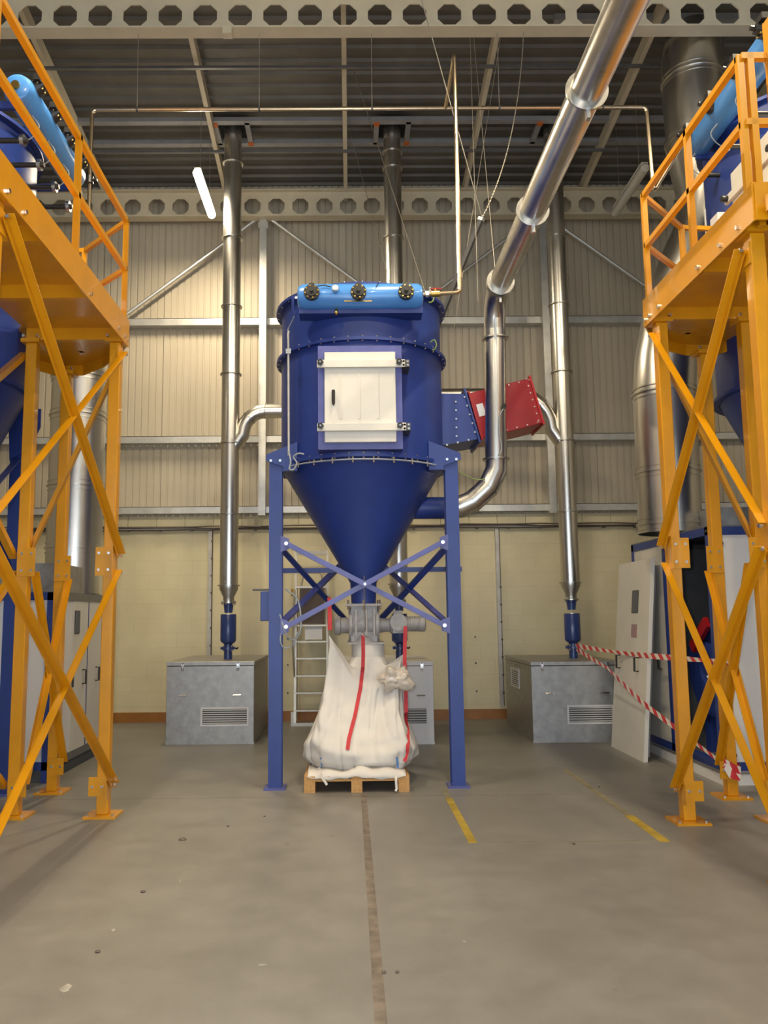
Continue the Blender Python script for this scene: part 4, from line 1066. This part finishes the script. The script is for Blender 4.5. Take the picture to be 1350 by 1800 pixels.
def cabinet_right():
    x0, x1, y0, y1, z1 = 3.45, 4.9, 7.80, 9.98, 2.42
    t = thing('fan_cabinet', (4.1, 8.9, 0), 'open white fan cabinet with blue frame behind the right tower', 'cabinet', 'white fan cabinets')
    f = .07
    def bx(n, m, *a): return MB().box(*a).build(n, m, t, smooth=0)
    bx('plinth', 'white_panel', x0+.005, x0+.03, y0, y1, 0, .13); bx('plinth', 'white_panel', x0+.03, x1, y0+.005, y0+.03, 0, .13)
    bx('frame_rail', 'blue', x0, x1, y0, y0+f, .13, .21); bx('frame_rail', 'blue', x0, x0+f, y0+f, y1, .13, .21)
    bx('frame_rail', 'blue', x0, x1, y0, y0+f, z1-.08, z1); bx('frame_rail', 'blue', x0, x0+f, y0+f, y1, z1-.08, z1)
    for x, y in ((x0, y0), (x0, 8.93), (x0, y1-f), (x1-f, y0)): bx('frame_post', 'blue', x, x+f, y, y+f, .13, z1)
    bx('floor_pan', 'galv', x0, x1, y0, y1, .10, .125)
    bx('front_panel', 'white_panel', x0+f, x1-f, y0+.01, y0+.05, .21, z1-.08)
    bx('side_panel', 'white_paint', x0+.01, x0+.05, 9.00, y1-f, .21, z1-.08)
    MB().tube([(x0+.01, 9.2, .98), (x0-.03, 9.2, .98), (x0-.03, 9.2, 1.13), (x0+.01, 9.2, 1.13)], .009, 7).build('panel_handle', 'black', t)
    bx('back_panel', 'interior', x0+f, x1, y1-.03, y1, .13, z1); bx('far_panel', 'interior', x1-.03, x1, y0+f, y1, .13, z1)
    bx('roof_panel', 'trimmer', x0, x1, y0, y1, z1, z1+.012)
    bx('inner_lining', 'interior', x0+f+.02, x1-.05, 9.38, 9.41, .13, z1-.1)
    b = MB()
    for z in (.27, z1-.16): b.cyl((x0+.13, y0, z), (x0+.13, y0+.012, z), .02, n=8)
    for z in (.035, .09): b.cyl((x0+.06, y0-.004, z), (x0+.06, y0+.006, z), .012, n=8)
    for y in (y0+.03, 8.96): b.cyl((x0-.006, y, z1-.04), (x0, y, z1-.04), .014, n=8)
    b.build('panel_fastener', 'dark_grey', t, kind='stuff')
    MB().box(3.7, 4.7, 8.2, 9.6, z1+.012, 2.66).build('plenum', 'galv', t, smooth=0)
    return t
cabinet_right()
fan = thing('fan', (4.0, 8.72, .13), 'blue centrifugal fan casing with red guard inside the open right cabinet', 'fan')
sc_ = []
for i in range(40):
    a = 2*pi*i/40; rr = .40+.16*(i/40); sc_.append((8.70+rr*cos(a+.6), 1.02+rr*sin(a+.6)))
MB().prism(sc_, 3.78, 4.15, 'X').build('scroll_casing', 'blue', fan, smooth=30)
MB().ring((3.765, 8.70, 1.02), (1, 0, 0), .17, .27, .05, 32).build('inlet_ring', 'blue', fan)
MB().box(3.82, 4.12, 8.42, 8.54, .125, .75).build('pedestal', 'blue', fan, smooth=0); MB().box(3.82, 4.12, 8.88, 9.0, .125, .75).build('pedestal', 'blue', fan, smooth=0)
MB().bar((3.715, 8.95, 1.22), (3.715, 8.55, 1.50), .05, .12).build('belt_guard', 'red', fan, smooth=0)
# removed door leaning on the cabinet
dl = thing('detached_panel', (3.2, 9.55, 0), 'removed white cabinet door leaning against the right fan cabinet', 'door panel')
def lean(y0, y1, z0, z1, d0, d1):
    # panel plane leans from (3.19 at floor) to (3.40 at top); d is depth outwards along -x
    q = []
    for d in (d0, d1):
        for y, z in ((y0, z0), (y1, z0), (y1, z1), (y0, z1)):
            q.append((3.145+.105*z/2.2*1.9+d, y, z))
    return MB().add(q, [(0,1,2,3),(7,6,5,4),(0,4,5,1),(1,5,6,2),(2,6,7,3),(3,7,4,0)])
lean(9.04, 10.14, .0, 2.2, 0, .045).build('panel', 'white_paint', dl, smooth=0)
lean(9.07, 10.10, .05, 2.12, .045, .075).build('inner_lining', 'trimmer', dl, smooth=0)
lean(9.39, 9.60, 1.60, 1.86, -.006, 0).build('vent_grille', 'dark_grey', dl, smooth=0)
for i in range(8): lean(9.41+i*.023, 9.418+i*.023, 1.61, 1.85, -.010, -.006).build('grille_bar', 'trimmer', dl, smooth=0)
mat('sticker', (.35, .35, .45), .5, var=.5, scale=40, col2=(.5, .25, .25))
lean(9.40, 9.59, 1.32, 1.47, -.003, 0).build('sticker', 'sticker', dl, smooth=0)
for y in (9.30, 9.93):
    MB().tube([(3.23, y, .95), (3.185, y, .95), (3.19, y, 1.10), (3.24, y, 1.10)], .009, 7).build('door_handle', 'black', dl)

# ------------------------------------------------------------------ large galvanised fan ducts
def bigduct(path, r, bands, label, n=48):
    t = thing('fan_duct', path[0], label, 'duct', 'large galvanised fan ducts')
    MB().tube(path, r, n, caps=False).build('duct_wall', 'duct', t, smooth=30)
    for (p, ax) in bands:
        for q in (-.055, .055): MB().ring(V(p)+V((0, 0, q)), ax, r-.003, r+.009, .012, n).build('bead', 'duct', t)
        MB().ring(V(p), ax, r-.003, r+.020, .016, n).build('clamp_ring', 'duct', t)
    return t
Z3 = (0, 0, 1)
SH = SHL
x, y = -3.29, 9.92
bigduct([(x, y, 1.88), (x, y, 2.6), (x, y, 3.3), (x, y, 4.6), (x-.02, y-.05, 4.9), (x-.12, y-.35, 5.25), (x-.25, y-.8, 5.45)], .32, [((x, y, 2.42), Z3), ((x, y, 3.16), Z3), ((x, y, 4.02), Z3), ((x, y, 4.5), Z3)], 'large galvanised round duct rising from the left fan cabinet')
x, y = -4.15, 8.9
bigduct([(x, y, 1.9), (x, y, 2.6), (x, y, 3.3), (x, y, 4.4)], .30, [((x, y, 2.36), Z3), ((x, y, 3.10), Z3), ((x, y, 4.1), Z3)], 'large galvanised round duct at the far left edge of the photo')
SH = SHR
cpts = [(3.48, 8.8, 2.45), (3.49, 8.8, 3.2), (3.50, 8.8, 4.02), (3.535, 8.8, 4.36), (3.70, 8.8, 5.12), (3.89, 8.8, 5.56), (4.06, 8.8, 5.90), (4.14, 8.8, 6.30), (4.06, 8.8, 6.75), (4.03, 8.8, 7.4), (4.05, 8.8, 8.0), (4.15, 8.95, 8.3), (4.25, 9.2, 8.5)]
bigduct(cpts, .33, [((3.48, 8.8, 2.55), Z3), ((3.49, 8.8, 3.12), Z3), ((3.50, 8.8, 4.0), Z3), ((4.04, 8.8, 7.0), Z3), ((4.04, 8.8, 7.75), Z3)], 'large galvanised round duct curving up behind the right tower')

SH = V((0, 0, 0))
# ------------------------------------------------------------------ compressed air pipework
def bend(pts, r=.06, n=4):
    # polyline with rounded corners
    out = [V(pts[0])]
    for a, b, c in zip(pts, pts[1:], pts[2:]):
        a, b, c = V(a), V(b), V(c); u = (a-b).normalized(); w = (c-b).normalized()
        p, q = b+u*r, b+w*r
        for i in range(n+1):
            t = i/n; out.append(p.lerp(b, t).lerp(b.lerp(q, t), t))
    out.append(V(pts[-1])); return out
ap = thing('air_main', (0, 8.5, 7.15), 'thin brass-coloured air pipe hung level below the nearer roof beam', 'pipe')
MB().tube(bend([(-2.80, 8.0, 5.83), (-2.80, 8.5, 5.95), (-2.80, 8.5, 7.165), (3.335, 8.5, 7.165), (3.36, 8.5, 6.17), (3.8, 8.3, 6.9), (3.8, 7.5, 6.9)]), .022, 10).build('pipe_run', 'pipe', ap)
for x in (-2.305, -.957, .29, 1.70, 2.85):
    z = 7.165
    h = MB().cyl((x, 8.5, z+.02), (x, 8.47, 8.05), .0045, n=5).build('hanger_rod', 'wire', ap)
    MB().ring((x, 8.5, z), (1, 0, 0), .021, .03, .02, 12).build('pipe_clip', 'dark_grey', h)
k = MB().cyl((-2.80, 8.5, 6.30), (-2.80, 8.5, 6.38), .04, n=10); k.box(-2.90, -2.72, 8.48, 8.52, 6.33, 6.35); k.build('isolation_valve', 'black', ap)
bp_ = thing('air_branch', (1.08, 7.56, 4.66), 'thin brass-coloured air pipe dropping to the pale blue header tank', 'pipe')
MB().tube(bend([(1.10, 8.48, 7.165), (1.09, 7.62, 7.165), (1.08, 7.57, 4.66), (.72, 7.56, 4.64)], .05), .022, 10).build('pipe_run', 'pipe', bp_)
MB().cyl((.745, 7.56, 4.641), (.775, 7.56, 4.642), .034, n=10).build('union', 'zinc', bp_)
v = MB().cyl((.80, 7.56, 4.643), (.88, 7.56, 4.647), .03, n=12); v.cyl((.84, 7.56, 4.65), (.84, 7.56, 4.69), .012, n=8); vo = v.build('ball_valve', 'brass', bp_)
MB().box(.80, .90, 7.55, 7.57, 4.69, 4.70).build('lever', 'red', vo, smooth=0)
MB().cyl((.79, 7.56, 4.66), (.79, 7.56, 4.71), .008, n=6).build('bleed_screw', 'zinc', bp_)

# ------------------------------------------------------------------ suspension wires, chains and strut
st = thing('suspension_strut', (1.05, 8.85, 4.78), 'dark square strut slanting up from the top of the blue collector', 'strut')
MB().bar((.98, 8.85, 4.74), (1.475, 8.55, 5.90), .045, .045).build('tube', 'dark_grey', st, smooth=0)
MB().bar((1.465, 8.556, 5.877), (1.478, 8.548, 5.908), .058, .058).build('end_cap', 'galv_rail', st, smooth=0)
def wire(pts, r, name, label, cat, m='wire', chain=False):
    o = MB().tube(pts, r, 5)
    if chain:
        pts = [V(p) for p in pts]; acc = 0
        for a, b in zip(pts, pts[1:]):
            n = max(1, int((b-a).length/.03))
            for i in range(n):
                c = a.lerp(b, i/n); o.bar(c, a.lerp(b, (i+.6)/n), .012 if i % 2 else .005, .005 if i % 2 else .012)
    return tag(o.build(name, m), label, cat)
tip = V((1.48, 8.545, 5.905))
wire([(.42, 7.2, 8.75), tip], .0055, 'suspension_wire', 'taut wire slanting from the roof down to the strut tip', 'wire')
sag = []
A, B = V((1.99, 8.45, 8.05)), tip
for i in range(17):
    t = i/16; p = A.lerp(B, t); p.z -= .28*4*t*(1-t)*.55; p.x += .16*4*t*(1-t)*.5; sag.append(p)
wire(sag, .005, 'suspension_chain', 'slack chain curving from the nearer roof beam to the strut tip', 'chain', chain=True)
wire([(1.39, 8.45, 7.98), (1.42, 8.6, 4.97)], .003, 'drop_wire', 'thin wire hanging plumb from the roof beam behind the brass pipe', 'wire')
wire([(1.43, 8.45, 7.98), (1.545, 8.2, 5.09)], .003, 'duct_wire', 'thin wire running from the roof beam to the feed duct elbow', 'wire')
wire([(1.80, 8.6, 8.3), (1.20, 9.0, 4.79)], .003, 'stay_wire', 'thin stay wire crossing down to the collector top beside the strut', 'wire')
wire([(.10, 9.8, 8.55), (1.02, 9.0, 4.79)], .0048, 'roof_stay', 'long thin wire from the roof down to the right rim of the collector', 'wire')
wire([(.05, 11.2, 8.6), (.62, 9.0, 4.79)], .004, 'rear_stay', 'faint thin wire in front of the middle exhaust stack', 'wire')
wire([(1.60, 3.3, 5.9), (2.05, 3.6, 5.55), (3.6, 3.9, 5.0)], .014, 'overhead_cable', 'pale grey cable crossing the top right corner above the tower', 'cable', 'cable_grey')

# ------------------------------------------------------------------ ladder by the back wall
ld = thing('step_ladder', (-.6, 12.6, 0), 'tall aluminium warehouse ladder against the cream wall behind the collector', 'ladder')
lx0, lx1 = -.82, -.34
for x in (lx0, lx1):
    MB().bar((x, 12.40, .04), (x, 12.70, 2.60), .035, .06).build('stile', 'aluminium', ld, smooth=0)
    MB().cyl((x, 12.78, .04), (x, 12.78, 2.02), .018, n=10).build('rear_leg', 'aluminium', ld)
    MB().tube(bend([(x, 12.48, .55), (x-.035*(1 if x < -.6 else -1), 12.40, 1.2), (x-.02, 12.55, 2.0)], .1), .014, 8).build('handrail', 'aluminium', ld)
def lyz(z): return 12.40+.30*(z-.04)/2.56
for z in (.22, .47, .716, .97, 1.217, 1.456):
    MB().box(lx0, lx1, lyz(z)-.05, lyz(z)+.07, z-.012, z+.012).build('tread', 'aluminium', ld, smooth=0)
MB().box(lx0, lx1, 12.58, 12.84, 2.02, 2.05).build('platform', 'aluminium', ld, smooth=0)
MB().box(lx0, lx1, 12.655, 12.70, 2.53, 2.59).build('top_bar', 'trunking', ld, smooth=0)
MB().tube(bend([(-.74, 12.70, 2.05), (-.70, 12.72, 2.26), (-.44, 12.72, 2.26), (-.40, 12.70, 2.05)], .05), .012, 8).build('guard_hoop', 'aluminium', ld)
mat('brown_panel', (.085, .06, .048), .6, var=.2)
MB().box(-.76, -.385, 12.585, 12.60, 1.48, 2.015).build('infill_panel', 'brown_panel', ld, smooth=0)
MB().box(-.68, -.42, 12.57, 12.575, 1.245, 1.44).build('notice', 'paper', ld, smooth=0)
MB().box(lx0-.06, lx1+.05, 12.37, 12.43, 0, .045).build('foot_bar', 'aluminium', ld, smooth=0)
MB().cyl((lx0-.06, 12.75, .06), (lx0-.02, 12.75, .06), .06, n=16).build('wheel', 'black', ld)
MB().box(lx0-.06, lx0+.02, 12.40, 12.46, .04, .2).build('foot_bracket', 'aluminium', ld, smooth=0)
MB().cyl((lx0-.04, 12.55, 1.9), (lx0-.04, 12.57, 2.0), .03, n=10).build('handgrip', 'brass', ld)

# ------------------------------------------------------------------ hazard tape
def tape(pts, w, label, name='hazard_tape', sag=.0, twist=0., per=.20):
    P = []
    pts = [V(p) for p in pts]
    for a, b in zip(pts, pts[1:]):
        n = max(4, int((b-a).length/.08))
        for i in range(n):
            t = i/n; q = a.lerp(b, t); q.z -= sag*(b-a).length*t*(1-t); P.append(q)
    P.append(pts[-1])
    mb = MB(); vs = []; uv = []; s = 0
    for i, p in enumerate(P):
        if i: s += (p-P[i-1]).length
        d = (P[min(i+1, len(P)-1)]-P[max(i-1, 0)]).normalized(); side = d.cross(V((0, 0, 1))).normalized(); up = side.cross(d).normalized()
        a = twist*s; e = up*cos(a)+side*sin(a); ww = w*(.55+.45*abs(cos(1.3*s)))
        nn = d.cross(e)*.0008
        for q, v_ in ((p-e*ww/2-nn, 0), (p+e*ww/2-nn, 1), (p+e*ww/2+nn, 1), (p-e*ww/2+nn, 0)): vs.append(q); uv.append((s/per, v_*.35))
    fs = []
    for i in range(len(P)-1):
        for k in range(4): l = (k+1) % 4; fs.append((i*4+k, i*4+l, (i+1)*4+l, (i+1)*4+k))
    mb.add(vs, fs); mb.uv = uv
    return mb.build(name, 'hazard_stripes')
SH = SHR
tag(tape([(3.03, 11.17, 1.17), (3.23, 9.6, 1.13), (3.27, 8.2, 1.15), (3.255, 7.26, 1.17), (3.30, 7.25, 1.165), (3.37, 7.26, 1.16)], .06, '', sag=.01), 'upper red and white hazard tape from the right stack valve to the tower', 'hazard tape', 'hazard tapes')
tag(tape([(3.04, 11.16, 1.13), (3.10, 10.0, .94), (3.16, 9.0, .63), (3.24, 8.1, .42), (3.24, 7.255, .28)], .06, '', sag=.01), 'lower red and white hazard tape slanting down to the tower foot', 'hazard tape', 'hazard tapes')
tag(tape([(3.13, 7.24, 1.02), (3.19, 7.245, 1.06), (3.25, 7.25, 1.12)], .055, '', sag=.0, per=.22), 'short loose tail of hazard tape on the tower leg', 'hazard tape', 'hazard tapes')
tag(tape([(3.235, 7.253, .30), (3.30, 7.245, .26), (3.37, 7.253, .23), (3.39, 7.32, .25), (3.375, 7.395, .27), (3.24, 7.395, .29), (3.232, 7.25, .31), (3.28, 7.24, .20), (3.36, 7.242, .18)], .07, '', sag=.0, per=.16), 'hazard tape wound round the foot of a yellow tower leg', 'hazard tape', 'hazard tapes')
